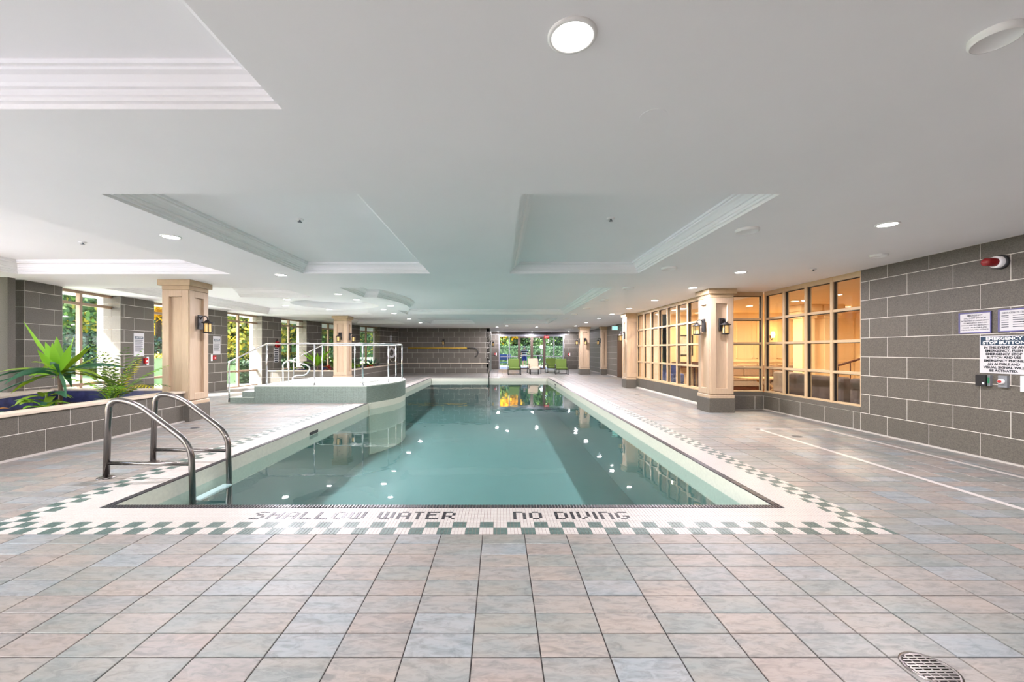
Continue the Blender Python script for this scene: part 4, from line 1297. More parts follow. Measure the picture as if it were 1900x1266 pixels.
broad_plant('small orange-leaved plant at the frame edge in the near planter', (-6.75, 5.4, 0.33), 9, 0.24, 0.03, ['leaf_orange', 'leaf_orange', 'leaf_palm'], hgt=0.22)
broad_plant('bushy green tuft around the foot of the palm', (-6.68, 7.08, 0.33), 22, 0.26, 0.022, ['leaf_palm', 'leaf_green', 'leaf_lime'], el=(0.3, 1.2), hgt=0.2)
# the far planter
lv = []
for k in range(16):
    lv.append((2 * pi * k / 16 + random.uniform(-.2, .2), random.uniform(0.5, 1.25), random.uniform(0.55, 0.85), 0.05, random.uniform(0.4, 1.0), random.choice(['leaf_lime', 'leaf_lime', 'leaf_palm'])))
strap_plant('dracaena_plant', 'bright lime strap-leaved plant in the far planter behind the looped grab rail', (-7.45, 16.9, 0.42), 0.42, 0.35, lv)
lv = [(2 * pi * k / 22 + random.uniform(-.15, .15), random.uniform(0.15, 1.1), random.uniform(0.5, 0.75), 0.03, random.uniform(0.2, 0.6), 'leaf_blue') for k in range(22)]
strap_plant('agave_plant', 'dark spiky agave-like plant near the life ring', (-6.75, 21.9, 0.42), 0.42, 0.12, lv)
broad_plant('red-leaved plant in the far planter between strap plant and column', (-7.0, 17.0, 0.42), 15, 0.34, 0.06, ['leaf_red', 'leaf_red', 'leaf_palm'], hgt=0.2)
broad_plant('yellow-flecked low plant at the corner of the far planter', (-8.3, 16.6, 0.42), 15, 0.3, 0.05, ['leaf_orange', 'leaf_palm', 'leaf_blue'], hgt=0.18)
broad_plant('dark green leafy plant behind the looped grab rail', (-8.0, 17.1, 0.42), 18, 0.45, 0.07, ['leaf_blue', 'leaf_green'], el=(0.4, 1.1), hgt=0.25)
palm('pale green fern-like palm beside the column behind the hot tub', (-6.75, 17.3, 0.42), 0.5, 11, 0.6, ['leaf_palm', 'leaf_lime'])
broad_plant('light green bushy plant just past the column in the far planter', (-6.5, 18.6, 0.42), 20, 0.42, 0.08, ['leaf_lime', 'leaf_palm'], el=(0.3, 1.1), hgt=0.2)
broad_plant('blue-green tall leafy plant under the farthest window', (-6.9, 19.6, 0.42), 18, 0.5, 0.06, ['leaf_blue', 'leaf_green'], el=(0.5, 1.2), hgt=0.4)
broad_plant('red and green low plant against the rim of the far planter', (-6.4, 20.3, 0.42), 14, 0.32, 0.06, ['leaf_red', 'leaf_lime'], hgt=0.18)

# ---- signs
def text_mesh(s, size, bold=0.0):
    cu = bpy.data.curves.new('t', 'FONT'); cu.body = s; cu.size = size; cu.align_x = 'CENTER'; cu.align_y = 'CENTER'; cu.offset = bold * size; cu.resolution_u = 2
    ob = bpy.data.objects.new('t', cu); COL.objects.link(ob)
    dg = bpy.context.evaluated_depsgraph_get(); me = bpy.data.meshes.new_from_object(ob.evaluated_get(dg))
    vs = [v.co.copy() for v in me.vertices]; fs = [tuple(p.vertices) for p in me.polygons]
    bpy.data.objects.remove(ob); bpy.data.curves.remove(cu); bpy.data.meshes.remove(me)
    return vs, fs
class Face:
    """a flat face: centre c, x axis u (plan vector, reading direction), normal to the room"""
    def __init__(s, c, u):
        s.c = Vector(c); s.u = Vector((u[0], u[1], 0)).normalized(); s.n = Vector((s.u.y, -s.u.x, 0))
    def p(s, x, z, d=0.0): return s.c + s.u * x + Vector((0, 0, z)) + s.n * d
    def slab(s, b, x0, x1, z0, z1, d0, d1, m=0):
        i = b.pts([s.p(x0, z0, d1), s.p(x1, z0, d1), s.p(x1, z1, d1), s.p(x0, z1, d1), s.p(x0, z0, d0), s.p(x1, z0, d0), s.p(x1, z1, d0), s.p(x0, z1, d0)])
        for qd in ((0, 1, 2, 3), (4, 7, 6, 5), (0, 4, 5, 1), (1, 5, 6, 2), (2, 6, 7, 3), (3, 7, 4, 0)): b.face([i + k for k in qd], m)
    def text(s, b, txt, size, x, z, d, m=0, bold=0.0, width=None):
        vs, fs = text_mesh(txt, size, bold)
        k = 1.0
        if width and vs:
            w = max(v.x for v in vs) - min(v.x for v in vs); k = width / w
        i = b.pts([s.p(x + v.x * k, z + v.y, d) for v in vs])
        for f in fs: b.face([i + t for t in f], m)
def sign(name, label, c, u, w, h, draw, back='sign_white', thick=0.006, frame=None):
    F = Face(c, u); t = thing(name, label, 'sign', tuple(F.c))
    q = B(); F.slab(q, -w / 2, w / 2, -h / 2, h / 2, 0.0, thick); q.build('panel', M[back], t)
    if frame:
        q = B(); e = 0.012
        for (a, b_, c_, d_) in ((-w / 2, w / 2, h / 2 - e, h / 2), (-w / 2, w / 2, -h / 2, -h / 2 + e), (-w / 2, -w / 2 + e, -h / 2 + e, h / 2 - e), (w / 2 - e, w / 2, -h / 2 + e, h / 2 - e)): F.slab(q, a, b_, c_, d_, 0, thick + 0.006)
        q.build('frame', M[frame], t)
    draw(F, t, thick)
    return t
def draw_stop(F, t, d):
    q = B(); F.slab(q, -0.235, 0.235, 0.115, 0.22, d, d + 0.001); q.build('header', M['navy'], t)
    q = B(); F.text(q, 'EMERGENCY', 0.052, 0, 0.193, d + 0.002, bold=0.03, width=0.36); F.text(q, 'STOP BUTTON', 0.052, 0, 0.143, d + 0.002, bold=0.03, width=0.42); q.build('lettering', M['white'], t)
    q = B(); rows = [('IN THE EVENT OF AN', .40), ('EMERGENCY, PUSH', .37), ('EMERGENCY STOP', .36), ('BUTTON AND USE', .34), ('EMERGENCY PHONE.', .40), ('AN AUDIBLE AND', .32), ('VISUAL SIGNAL WILL', .41), ('BE ACTIVATED.', .28)]
    for i, (r, wd) in enumerate(rows): F.text(q, r, 0.038, 0, 0.086 - i * 0.0405, d + 0.002, bold=0.042, width=wd)
    q.build('lettering', M['ink'], t)
YS = lambda px: 767 * XR / (px - 927)
sign('safety_sign', 'large white sign headed EMERGENCY STOP BUTTON on the stone wall', (XR, 4.95, 1.298), (0, -1), 0.49, 0.46, draw_stop)
def draw_shut(F, t, d):
    q = B(); F.text(q, 'EMERGENCY', 0.03, 0, 0.092, d + 0.002, bold=0.006, width=0.17); F.text(q, 'SHUT-OFF SWITCH', 0.03, 0, 0.058, d + 0.002, bold=0.006, width=0.24)
    for i, r in enumerate(['IN THE EVENT OF AN EMERGENCY', 'USE EMERGENCY SHUT-OFF', 'SWITCH AND THE EMERGENCY', 'PHONE - AN AUDIBLE AND', 'VISUAL SIGNAL WILL ACTIVATE']): F.text(q, r, 0.021, 0, 0.026 - i * 0.029, d + 0.002, bold=0.012, width=0.30 - 0.03 * (i in (1, 3)))
    q.build('lettering', M['inkgrey'], t)
sign('safety_sign', 'blue-framed notice headed EMERGENCY SHUT-OFF SWITCH above the stop button sign', (XR, 5.25, 1.70), (0, -1), 0.36, 0.265, draw_shut, frame='blueframe')
def draw_tel(F, t, d):
    q = B(); F.text(q, 'EMERGENCY TELEPHONE', 0.03, 0, 0.09, d + 0.002, bold=0.006, width=0.33)
    for i in range(6):
        z = 0.058 - i * 0.027
        F.slab(q, -0.17, -0.10, z - 0.004, z + 0.004, d, d + 0.001); F.slab(q, -0.06, 0.12 - 0.03 * (i % 2), z - 0.004, z + 0.004, d, d + 0.001)
    q.build('lettering', M['inkgrey'], t)
    q = B(); F.slab(q, -0.05, 0.02, -0.028, -0.018, d, d + 0.0015); F.slab(q, 0.035, 0.10, -0.028, -0.018, d, d + 0.0015); q.build('handwriting', M['ink'], t)
sign('safety_sign', 'blue-framed notice headed EMERGENCY TELEPHONE cut by the frame edge', (XR, 4.80, 1.705), (0, -1), 0.40, 0.27, draw_tel, frame='blueframe')
def draw_caution(extra):
    def f(F, t, d):
        q = B(); F.slab(q, -0.135, 0.135, 0.155, 0.215, d, d + 0.001); q.build('header', M['navy'], t)
        q = B(); F.text(q, 'CAUTION', 0.05, 0, 0.185, d + 0.002, bold=0.02, width=0.22); q.build('lettering', M['white'], t)
        q = B(); z = 0.12
        for e in extra: F.text(q, e, 0.036, 0, z, d + 0.002, bold=0.02, width=0.25 if len(e) > 11 else 0.2); z -= 0.042
        i = 0
        while z > -0.19:
            w = (0.13, 0.11, 0.125, 0.10)[i % 4]
            F.slab(q, -0.13, -0.13 + 2 * w, z - 0.006, z + 0.006, d, d + 0.001); z -= 0.026; i += 1
        q.build('lettering', M['inkgrey'] if not extra else M['ink'], t)
    return f
def on_wall(px, r=LR, z=0.0):
    k = (px - 927) / 767; a = k * k + 1; b = -2 * (LC[0] * k + LC[1]); c = LC[0] ** 2 + LC[1] ** 2 - r * r
    Y = (-b + sqrt(b * b - 4 * a * c)) / (2 * a); th = math.asin((Y - LC[1]) / r)
    p = wl(th, r - 0.012); return (p.x, p.y, z), (sin(th), cos(th)), th
# the wall's inner chords sit a touch inside the arc, so signs stand 12 mm off it
c, u, th = on_wall(256.5); sign('caution_sign', 'CAUTION rules sign on the grey pier between the first two windows', (c[0], c[1], 1.50), u, 0.33, 0.60, lambda F, t, d: draw_caution([])(F, t, d))
c, u, th = on_wall(401.5); sign('caution_sign', 'CAUTION THIS POOL IS UNSUPERVISED sign beside the near column', (c[0], c[1], 1.52), u, 0.33, 0.60, draw_caution(['THIS POOL IS', 'UNSUPERVISED']))
def draw_lines(F, t, d):
    q = B()
    for k in range(7):
        z = 0.26 - k * 0.085; w = (0.09, 0.11, 0.1)[k % 3]; F.slab(q, -w, w, z - 0.022, z + 0.022, d, d + 0.001)
    q.build('lettering', M['ink'], t)
c, u, th = on_wall(512); sign('notice_sign', 'narrow white notice under the red warning light', (c[0], c[1], 1.17), u, 0.27, 0.58, draw_lines)
def draw_small(F, t, d):
    q = B()
    for z in (0.07, -0.02, -0.09): F.slab(q, -0.06, 0.06, z - 0.02, z + 0.02, d, d + 0.001)
    q.build('lettering', M['inkgrey'], t)
c, u, th = on_wall(725); sign('notice_sign', 'small white notice high on the wall above the life ring', (c[0], c[1], 2.05), u, 0.17, 0.33, draw_small)

# red call points with white cards
def callpoint(label, c, u, flip=1):
    F = Face(c, u); t = thing('alarm_call_point', label, 'alarm', tuple(F.c), group='red alarm call points')
    q = B(); F.slab(q, -0.05, 0.05, -0.07, 0.07, 0, 0.05); q.build('housing', M['red'], t)
    q = B(); F.slab(q, -0.02, 0.03, -0.035, 0.01, 0.05, 0.054); q.build('push_plate', M['white'], t)
    q = B(); F.slab(q, 0.06 * flip - 0.035 + 0.03 * flip, 0.06 * flip + 0.035 + 0.03 * flip, -0.11, 0.1, 0, 0.004); q.build('card', M['white'], t)
c, u, th = on_wall(268); callpoint('red alarm call point below the CAUTION sign on the window pier', (c[0], c[1], 1.08), u, 1)
c, u, th = on_wall(396); callpoint('red alarm call point below the sign beside the near column', (c[0], c[1], 1.12), u, -1)
callpoint('small red alarm call point near the inner edge of the garden doors', (-0.33, FAR_Y - 0.002, 1.10), (1, 0), 1)
callpoint('small red alarm call point between the garden doors and distant column', (5.0, FAR_Y - 0.002, 1.08), (1, 0), 1)
# red signal horn over the notice on the pier
c, u, th = on_wall(513.5)
F = Face((c[0], c[1], 1.60), u); t = thing('warning_light', 'red dome warning light on the pier above the narrow notice', 'warning light', tuple(F.c))
q = B(); q.lathe([(0.0, 0.0), (0.13, 0.0), (0.13, 0.04), (0.11, 0.06), (0, 0.06)], tuple(F.c), 24, axis=tuple(F.n)); q.build('backplate', M['red'], t)
q = B(); q.lathe([(0.10, 0.06), (0.095, 0.1), (0.06, 0.14), (0, 0.15)], tuple(F.c), 24, axis=tuple(F.n)); q.build('dome', M['red_lens'], t)
q = B(); i1 = q.pts([F.p(-0.09, 0.07, 0.0), F.p(0.09, 0.07, 0.0), F.p(0, 0.21, 0.0), F.p(-0.09, 0.07, 0.03), F.p(0.09, 0.07, 0.03), F.p(0, 0.21, 0.03)])
for f in ((3, 4, 5), (0, 2, 1), (0, 1, 4, 3), (1, 2, 5, 4), (2, 0, 3, 5)): q.face([i1 + k for k in f])
q.build('hood', M['black'], t)
c, u, th = on_wall(501); F = Face((c[0], c[1], 1.16), u)
q = B(); q.tube([F.p(0, 0.06, 0.0), F.p(0, 0.055, 0.05), F.p(0, 0.0, 0.07), F.p(0, -0.05, 0.05), F.p(0, -0.06, 0.0)], 0.012, 8); q.build('wall_hook', M['darkgrey'], label='small dark wall hook next to the narrow notice', cat='hook', loc=tuple(F.c))

# strobe, key box, stop button and phone on the stone wall
t = thing('alarm_strobe', 'red alarm strobe projecting from the stone wall above the notices', 'alarm light', (XR, 4.97, 2.41))
C0 = (XR, 4.97, 2.41)
q = B(); q.lathe([(0, 0), (0.085, 0), (0.085, 0.03), (0.075, 0.04), (0, 0.04)], C0, 24, axis=(-1, 0, 0)); q.build('base', M['darkgrey'], t)
q = B(); q.lathe([(0.072, 0.04), (0.07, 0.085), (0.06, 0.09), (0, 0.09)], C0, 24, axis=(-1, 0, 0)); q.build('collar', M['white'], t)
q = B(); q.lathe([(0.052, 0.09), (0.05, 0.19), (0.042, 0.215), (0.02, 0.225), (0, 0.225)], C0, 24, axis=(-1, 0, 0)); q.build('lens', M['red_lens'], t)
t = thing('key_box', 'black square box with green edge under the stop button sign', 'box', (XR, 5.14, 0.97))
F = Face((XR, 5.15, 0.975), (0, -1)); q = B(); F.slab(q, -0.055, 0.055, -0.07, 0.07, 0, 0.05); q.build('housing', M['black'], t)
q = B(); F.slab(q, 0.055, 0.085, -0.065, 0.07, 0, 0.03); q.build('side_plate', M['grey'], t)
q = B(); F.slab(q, 0.06, 0.08, -0.03, 0.04, 0.03, 0.033); q.build('marker', plain('marker_green', (30, 130, 84), 0.5), t)
q = B(); F.slab(q, 0.018, 0.04, -0.045, -0.02, 0.05, 0.052); q.build('lock', M['white'], t)
t = thing('stop_button', 'round red push button on a grey box beside the black key box', 'button', (XR, 4.95, 0.97))
F = Face((XR, 4.945, 0.975), (0, -1)); q = B(); F.slab(q, -0.04, 0.05, -0.07, 0.07, 0, 0.03); q.build('housing', M['grey'], t)
q = B(); q.lathe([(0.03, 0.03), (0.03, 0.055), (0.016, 0.055)], tuple(F.c), 18, axis=(-1, 0, 0)); q.build('ring', M['white'], t)
q = B(); q.lathe([(0.016, 0.05), (0.016, 0.07), (0.0, 0.075)], tuple(F.c), 18, axis=(-1, 0, 0)); q.build('plunger', M['red'], t)
t = thing('wall_phone', 'white emergency phone with dark hanging cord at the frame edge', 'telephone', (XR, 4.72, 0.95))
F = Face((XR, 4.69, 0.965), (0, -1)); q = B(); F.slab(q, -0.07, 0.07, -0.09, 0.09, 0, 0.045); q.build('body', M['white'], t)
q = B(); F.slab(q, -0.03, 0.03, -0.08, 0.08, 0.045, 0.075); q.build('handset', M['white'], t)
q = B(); q.tube([F.p(-0.03 + 0.012 * sin(k * 0.9), -0.07 - k * 0.03, 0.03 + 0.01 * cos(k * 0.9)) for k in range(9)], 0.006, 6); q.build('cord', M['cable'], t)

# life ring, rescue pole, exit signs
c, u, th = on_wall(724); F = Face((c[0], c[1], 1.22), u)
t = thing('life_ring', 'white life ring with rope hanging on the far wall corner', 'life ring', tuple(F.c))
q = B(); cc = F.p(0, 0, 0.08); a1 = F.u; a2 = Vector((0, 0, 1))
q.tube([cc + (a1 * cos(k * pi / 16) + a2 * sin(k * pi / 16)) * 0.26 for k in range(32)], 0.065, 12, closed=True); q.build('ring', M['white'], t)
q = B(); q.tube([F.p(0.05, -0.02, 0.16) + a1 * 0.30 * cos(k * pi / 14) + a2 * (0.40 * sin(k * pi / 14) - 0.1) for k in range(28)], 0.012, 6, closed=True); q.build('rope', M['rope'], t)
t = thing('rescue_pole', 'long yellow rescue pole with curved hook on the far grey wall', 'pole', (-3.4, BACK_Y, 1.5))
q = B(); q.tube([(-5.45, BACK_Y - 0.06, 1.51), (-1.95, BACK_Y - 0.06, 1.51)], 0.032, 10); q.build('shaft', M['yellow'], t)
q = B(); q.tube([(-1.95, BACK_Y - 0.06, 1.51), (-1.55, BACK_Y - 0.06, 1.51)] + [(-1.55 + 0.27 * sin(k * pi / 14), BACK_Y - 0.06, 1.24 + 0.27 * cos(k * pi / 14)) for k in range(1, 14)], 0.022, 8); q.build('hook', M['darkgrey'], t)
for x in (-5.0, -3.4, -2.3):
    q = B(); q.box(x - 0.03, x + 0.03, BACK_Y - 0.1, BACK_Y, 1.46, 1.48); q.build('bracket', M['darkgrey'], t)
t = thing('exit_sign', 'pale green pictogram exit sign hanging by the lobby doorway', 'exit sign', (5.85, 21.0, 2.45))
q = B(); q.box(5.70, 6.0, 20.96, 21.02, 2.38, 2.6); q.build('housing', M['white'], t)
q = B(); q.box(5.715, 5.985, 20.952, 20.959, 2.395, 2.585); q.build('face', M['exit_green'], t)
q = B(); q.box(5.83, 5.87, 20.98, 21.0, 2.6, CEIL); q.build('hanger', M['white'], t)
t = thing('exit_sign', 'red EXIT sign above the garden doors', 'exit sign', (3.36, FAR_Y - 0.1, 2.3))
q = B(); q.box(3.22, 3.58, FAR_Y - 0.14, FAR_Y - 0.09, 2.24, 2.42); q.build('housing', M['exit_red'], t)
F = Face((3.40, FAR_Y - 0.141, 2.33), (1, 0)); q = B(); F.text(q, 'EXIT', 0.15, 0, 0, 0.003, bold=0.02, width=0.28); q.build('lettering', M['white'], t)
q = B(); q.box(3.38, 3.42, FAR_Y - 0.12, FAR_Y - 0.1, 2.42, CEIL); q.build('bracket', M['darkgrey'], t)

# ---- recessed lamps
LD = bpy.data.lights.new('recessed_lamp', 'AREA'); LD.shape = 'DISK'; LD.size = 0.15; LD.energy = LAMP_W; LD.color = (1.0, 0.925, 1.0)
def downlight_proto():
    t = thing('recessed_light', 'x', 'ceiling light', (0, 0, 0), group='lit recessed ceiling lights')
    q = B(); q.lathe([(0.105, 0.0), (0.105, -0.006), (0.092, -0.012), (0.082, -0.006), (0.08, 0.002)], (0, 0, 0), 28); q.build('trim_ring', M['trim'], t)
    q = B(); q.lathe([(0.082, -0.006), (0.05, -0.010), (0.0, -0.012)], (0, 0, 0), 28); q.build('lens', M['lens'], t)
    lo = bpy.data.objects.new('lamp', LD); COL.objects.link(lo); lo.parent = t; lo.location = (0, 0, -0.02)
    return t
DLP = downlight_proto(); first = True
def downlight(x, y, lab, z=CEIL):
    global first
    if first:
        first = False; o = DLP; o.location = (x, y, z); o['label'] = lab
    else: o = copy_tree(DLP, (x, y, z), None, lab)
    return o
downlight(0.31, 1.763, 'large glowing recessed ceiling light nearest the camera')
for i, y in enumerate([4.39, 7.07, 8.82, 10.97, 13.14, 15.17, 17.1, 19.7, 22.4]): downlight(4.12, y, 'lit recessed light, %s from the camera in the row along the lobby screens' % ORD[i])
for i, (x, y) in enumerate([(-3.87, 4.87), (-3.87, 7.32), (-3.82, 9.79), (-3.75, 10.86), (-3.25, 12.34), (-3.76, 13.4), (-3.8, 14.86), (-3.81, 17.4), (-3.8, 19.84)]):
    downlight(x, y, 'lit recessed light, %s from the camera in the row above the planter-side pool edge' % ORD[i])
for (x, y, l) in [(-5.52, 13.4, 'lit recessed light behind the round ceiling recess over the hot tub'), (-5.56, 10.8, 'lit recessed light on the window side before the round recess'), (-6.36, 12.28, 'lit recessed light between the round recess and the windows'),
                  (-0.15, 23.4, 'small lit recessed light just before the end of the grey back wall'), (0.4, 22.3, 'small lit recessed light over the far pool end, nearer of the close pair'), (2.1, 23.4, 'small lit recessed light over the lounge chairs'),
                  (-0.1, 29.2, 'tiny lit recessed light by the inner edge of the garden doors'), (2.3, 29.2, 'tiny lit recessed light above the middle of the garden doors'), (4.9, 29.2, 'tiny lit recessed light by the outer edge of the garden doors')]: downlight(x, y, l)
for i, (x, y) in enumerate([(-3.8, -0.6), (0.31, -1.0), (2.7, -0.8), (4.12, 1.7), (-5.6, 1.5), (-5.8, -1.0)]): downlight(x, y, 'added unseen recessed light behind the camera, number %s of six' % ORD[i])  # extra lamps out of view, added to brighten the near hall
# unlit discs
def disc(x, y, r, lab, z=CEIL, name='ceiling_speaker', cat='ceiling disc', grp=None):
    t = thing(name, lab, cat, (x, y, z), group=grp)
    q = B(); q.lathe([(r, 0.0), (r, -0.022), (r * 0.9, -0.03)], (x, y, z), 28); q.build('rim', M['trim'], t)
    q = B(); q.lathe([(r * 0.9, -0.029), (r * 0.8, -0.018), (0, -0.018)], (x, y, z), 28); q.build('cover', M['trim'], t)
for i, y in enumerate([4.58, 6.7, 8.82, 10.9, 13.06, 15.2, 17.2]): disc(2.745, y, 0.12, 'unlit round ceiling fitting, %s from the camera in the row over the pool edge' % ORD[i], grp='unlit round ceiling fittings')
disc(2.11, 1.757, 0.085, 'unlit round ceiling fitting at the top corner of the view nearest the camera')
disc(5.32, 5.8, 0.10, 'flat round ceiling plate beside the stone wall')
q = B(); q.lathe([(0.075, 0.0), (0.074, -0.0012), (0, -0.0012)], (0.88, 2.37, CEIL), 28, sm=False); q.build('cover_plate', M['ceiling'], label='faint white round cover plate on the ceiling near the camera', cat='cover plate', loc=(0.88, 2.37, CEIL))
def sprinkler(x, y, z, lab):
    t = thing('sprinkler', lab, 'sprinkler', (x, y, z), group='ceiling sprinklers')
    q = B(); q.lathe([(0.045, 0), (0.045, -0.008), (0.02, -0.012), (0, -0.012)], (x, y, z), 18); q.build('escutcheon', M['trim'], t)
    q = B(); q.lathe([(0.01, -0.012), (0.01, -0.03), (0.025, -0.032), (0.025, -0.035), (0, -0.035)], (x, y, z), 12); q.build('head', M['grey'], t)
sprinkler(1.27, 4.72, CEIL + 0.17, 'small sprinkler in the coffer nearest the lobby side')
sprinkler(-2.3, 4.76, CEIL + 0.17, 'small sprinkler in the coffer over the planter side of the pool')
sprinkler(-6.0, 5.95, CEIL + 0.22, 'small sprinkler in the coffer above the near planter')
sprinkler(5.16, 6.8, CEIL, 'small sprinkler in front of the large lobby window')

# ---- floor drains
t = thing('floor_drain', 'round slotted steel floor drain in the slate tiles at the front corner', 'drain', (1.818, 1.745, 0))
q = B(); q.lathe([(0.098, 0.0), (0.098, 0.004), (0.088, 0.006), (0.084, 0.003)], (1.818, 1.745, 0), 36); q.build('rim', M['steel'], t)
q = B(); q.lathe([(0.085, 0.0012), (0.0, 0.0012)], (1.818, 1.745, 0), 36, sm=False); q.build('void', M['gasket'], t)
q = B(); R_ = 0.084
for k in range(-5, 6):
    o_ = k * 0.0155; hl = sqrt(max(0, R_ ** 2 - o_ ** 2))
    q.box(1.818 - hl, 1.818 + hl, 1.745 + o_ - 0.0042, 1.745 + o_ + 0.0042, 0.001, 0.005)
    if k in (-4, -2, 0, 2, 4): q.box(1.818 + o_ * 1.2 - 0.004, 1.818 + o_ * 1.2 + 0.004, 1.745 - sqrt(max(0, R_ ** 2 - (o_ * 1.2) ** 2)), 1.745 + sqrt(max(0, R_ ** 2 - (o_ * 1.2) ** 2)), 0.0008, 0.0046)
q.build('grate', M['steel'], t)
for (x, y, l) in ((4.67, 6.49, 'small dark floor drain between the white inlay strips'), (-5.3, 7.2, 'tiny dark floor drain in front of the near planter'), (4.2, 12.6, 'tiny dark floor drain before the long glazed screen')):
    q = B(); q.lathe([(0.0, 0.004), (0.07, 0.004), (0.075, 0.001)], (x, y, 0), 20); q.build('floor_drain', M['darkgrey'], label=l, cat='drain', loc=(x, y, 0))
# =================================================================== LOBBY BEHIND THE GLASS
q = B(); q.box(6.3, 12.8, 3.5, 16.0, -0.06, 0.0); q.box(4.9, 6.3, 9.6, 16.0, -0.005, 0.003); q.box(6.2, 8.2, 16.0, 22.5, -0.06, 0.0)
q.build('floor_lobby', M['lobby_floor'], kind='structure')
q = B(); q.box(6.3, 12.8, 3.5, 16.0, CEIL, CEIL + 0.05); q.box(6.3, 8.2, 16.0, 22.5, CEIL, CEIL + 0.05)
q.build('ceiling_lobby', M['cream'], kind='structure')
q = B(); q.box(7.5, 12.8, 14.7, 14.85, 0, CEIL)
wlb = q.build('wall_lobby', M['cream'], kind='structure')
q = B(); q.box(6.24, 7.5, 15.8, 15.95, 0, CEIL); q.box(7.5, 7.6, 14.85, 15.95, 0, CEIL); q.build('wall_lobby_end', M['cream'], kind='structure')
q = B(); q.box(12.65, 12.8, 3.5, 14.7, 0, CEIL); q.build('wall_lobby_side', M['cream'], kind='structure')
q = B(); q.box(6.3, 12.8, 3.4, 3.5, 0, CEIL); q.build('wall_lobby_front', M['cream'], kind='structure')
q = B(); q.box(8.1, 8.2, 16.0, 22.5, 0, CEIL); q.box(6.2, 8.1, 22.4, 22.5, 0, CEIL); q.build('wall_vestibule', M['cream'], kind='structure')
# panelling on the lobby walls
q = B(); q.box(7.5, 12.65, 14.66, 14.7, 0.93, 0.99); q.box(7.5, 12.65, 14.67, 14.7, 2.5, CEIL); q.box(7.5, 12.65, 14.67, 14.7, 0, 0.12); q.build('dado_rail', M['cream'], wlb)
for k in range(7):
    x = 7.7 + k * 0.72; q = B()
    for (z0, z1) in ((1.06, 2.42), (0.2, 0.86)):
        q.box(x, x + 0.58, 14.68, 14.7, z0, z0 + 0.03); q.box(x, x + 0.58, 14.68, 14.7, z1 - 0.03, z1); q.box(x, x + 0.03, 14.68, 14.7, z0, z1); q.box(x + 0.55, x + 0.58, 14.68, 14.7, z0, z1)
    q.build('wall_panel', M['cream'], wlb)
def lobby_column(x, y, lab):
    t = thing('lobby_column', lab, 'column', (x, y, 0))
    q = B(); q.bbox(x - .19, x + .19, y - .19, y + .19, 0, 2.3, .01); q.build('shaft', M['cream'], t)
    q = B(); q.bbox(x - .22, x + .22, y - .22, y + .22, 0, 0.2, .01); q.build('base', M['cream'], t)
    q = B(); q.bbox(x - .23, x + .23, y - .23, y + .23, 2.3, 2.38, .01); q.bbox(x - .27, x + .27, y - .27, y + .27, 2.38, 2.5, .01); q.bbox(x - .32, x + .32, y - .32, y + .32, 2.5, CEIL - .001, .01); q.build('capital', M['cream'], t)
lobby_column(9.05, 12.3, 'cream square column with stepped capital inside the lobby')
lobby_column(9.75, 12.35, 'second cream column farther into the lobby beside the stair')
WLD = bpy.data.lights.new('lobby_lamp', 'AREA'); WLD.shape = 'DISK'; WLD.size = 0.16; WLD.energy = LOBBY_W; WLD.color = (1.0, 0.78, 0.53)
def lobby_light(x, y, lab):
    t = thing('recessed_light', lab, 'ceiling light', (x, y, CEIL), group='warm lobby lights')
    q = B(); q.lathe([(0.11, 0.0), (0.11, -0.008), (0.085, -0.01)], (x, y, CEIL), 24); q.build('trim_ring', M['trim'], t)
    q = B(); q.lathe([(0.085, -0.009), (0, -0.011)], (x, y, CEIL), 24); q.build('lens', M['lens_warm'], t)
    lo = bpy.data.objects.new('lamp', WLD); COL.objects.link(lo); lo.parent = t; lo.location = (0, 0, -0.02)
for (x, y, l) in ((7.5, 12.4, 'warm recessed light over the lobby bench'), (8.0, 11.2, 'warm recessed light seen in the upper corner pane of the large screen'), (8.1, 9.9, 'warm recessed light over the grey armchair'), (7.4, 7.4, 'warm recessed light over the brown sofas'),
                  (10.4, 9.0, 'warm recessed light deep in the lobby'), (10.6, 12.6, 'warm recessed light near the lobby stair'), (5.75, 11.2, 'warm recessed light behind the long screen, nearer'), (5.75, 13.6, 'warm recessed light behind the long screen, farther'), (7.1, 20.2, 'warm light in the doorway vestibule'), (7.0, 14.6, 'warm recessed light before the framed picture'), (10.0, 5.6, 'warm recessed light at the near end of the lobby')): lobby_light(x, y, l)
PLD = bpy.data.lights.new('sconce_lamp', 'POINT'); PLD.energy = 5; PLD.color = (1.0, 0.6, 0.25); PLD.shadow_soft_size = 0.05
for (x, l) in ((7.72, 'glowing lobby sconce half hidden by the column edge'), (9.6, 'glowing lobby sconce seen through the corner bay of the large screen')):
    t = thing('wall_sconce', l, 'sconce', (x, 14.66, 1.85))
    q = B(); q.lathe([(0, 0), (0.05, 0), (0.04, 0.02), (0, 0.02)], (x, 14.68, 1.85), 16, axis=(0, -1, 0)); q.tube([(x, 14.66, 1.8), (x, 14.58, 1.72), (x, 14.52, 1.8)], 0.012, 8); q.build('bracket', M['mahogany'], t)
    q = B(); q.lathe([(0.04, 1.8), (0.07, 1.9), (0.055, 2.0), (0.03, 2.02)], (x, 14.52, 0), 16); q.build('shade', M['bulb'], t)
    lo = bpy.data.objects.new('lamp', PLD); COL.objects.link(lo); lo.parent = t; lo.location = (0, -0.3, 0.1)
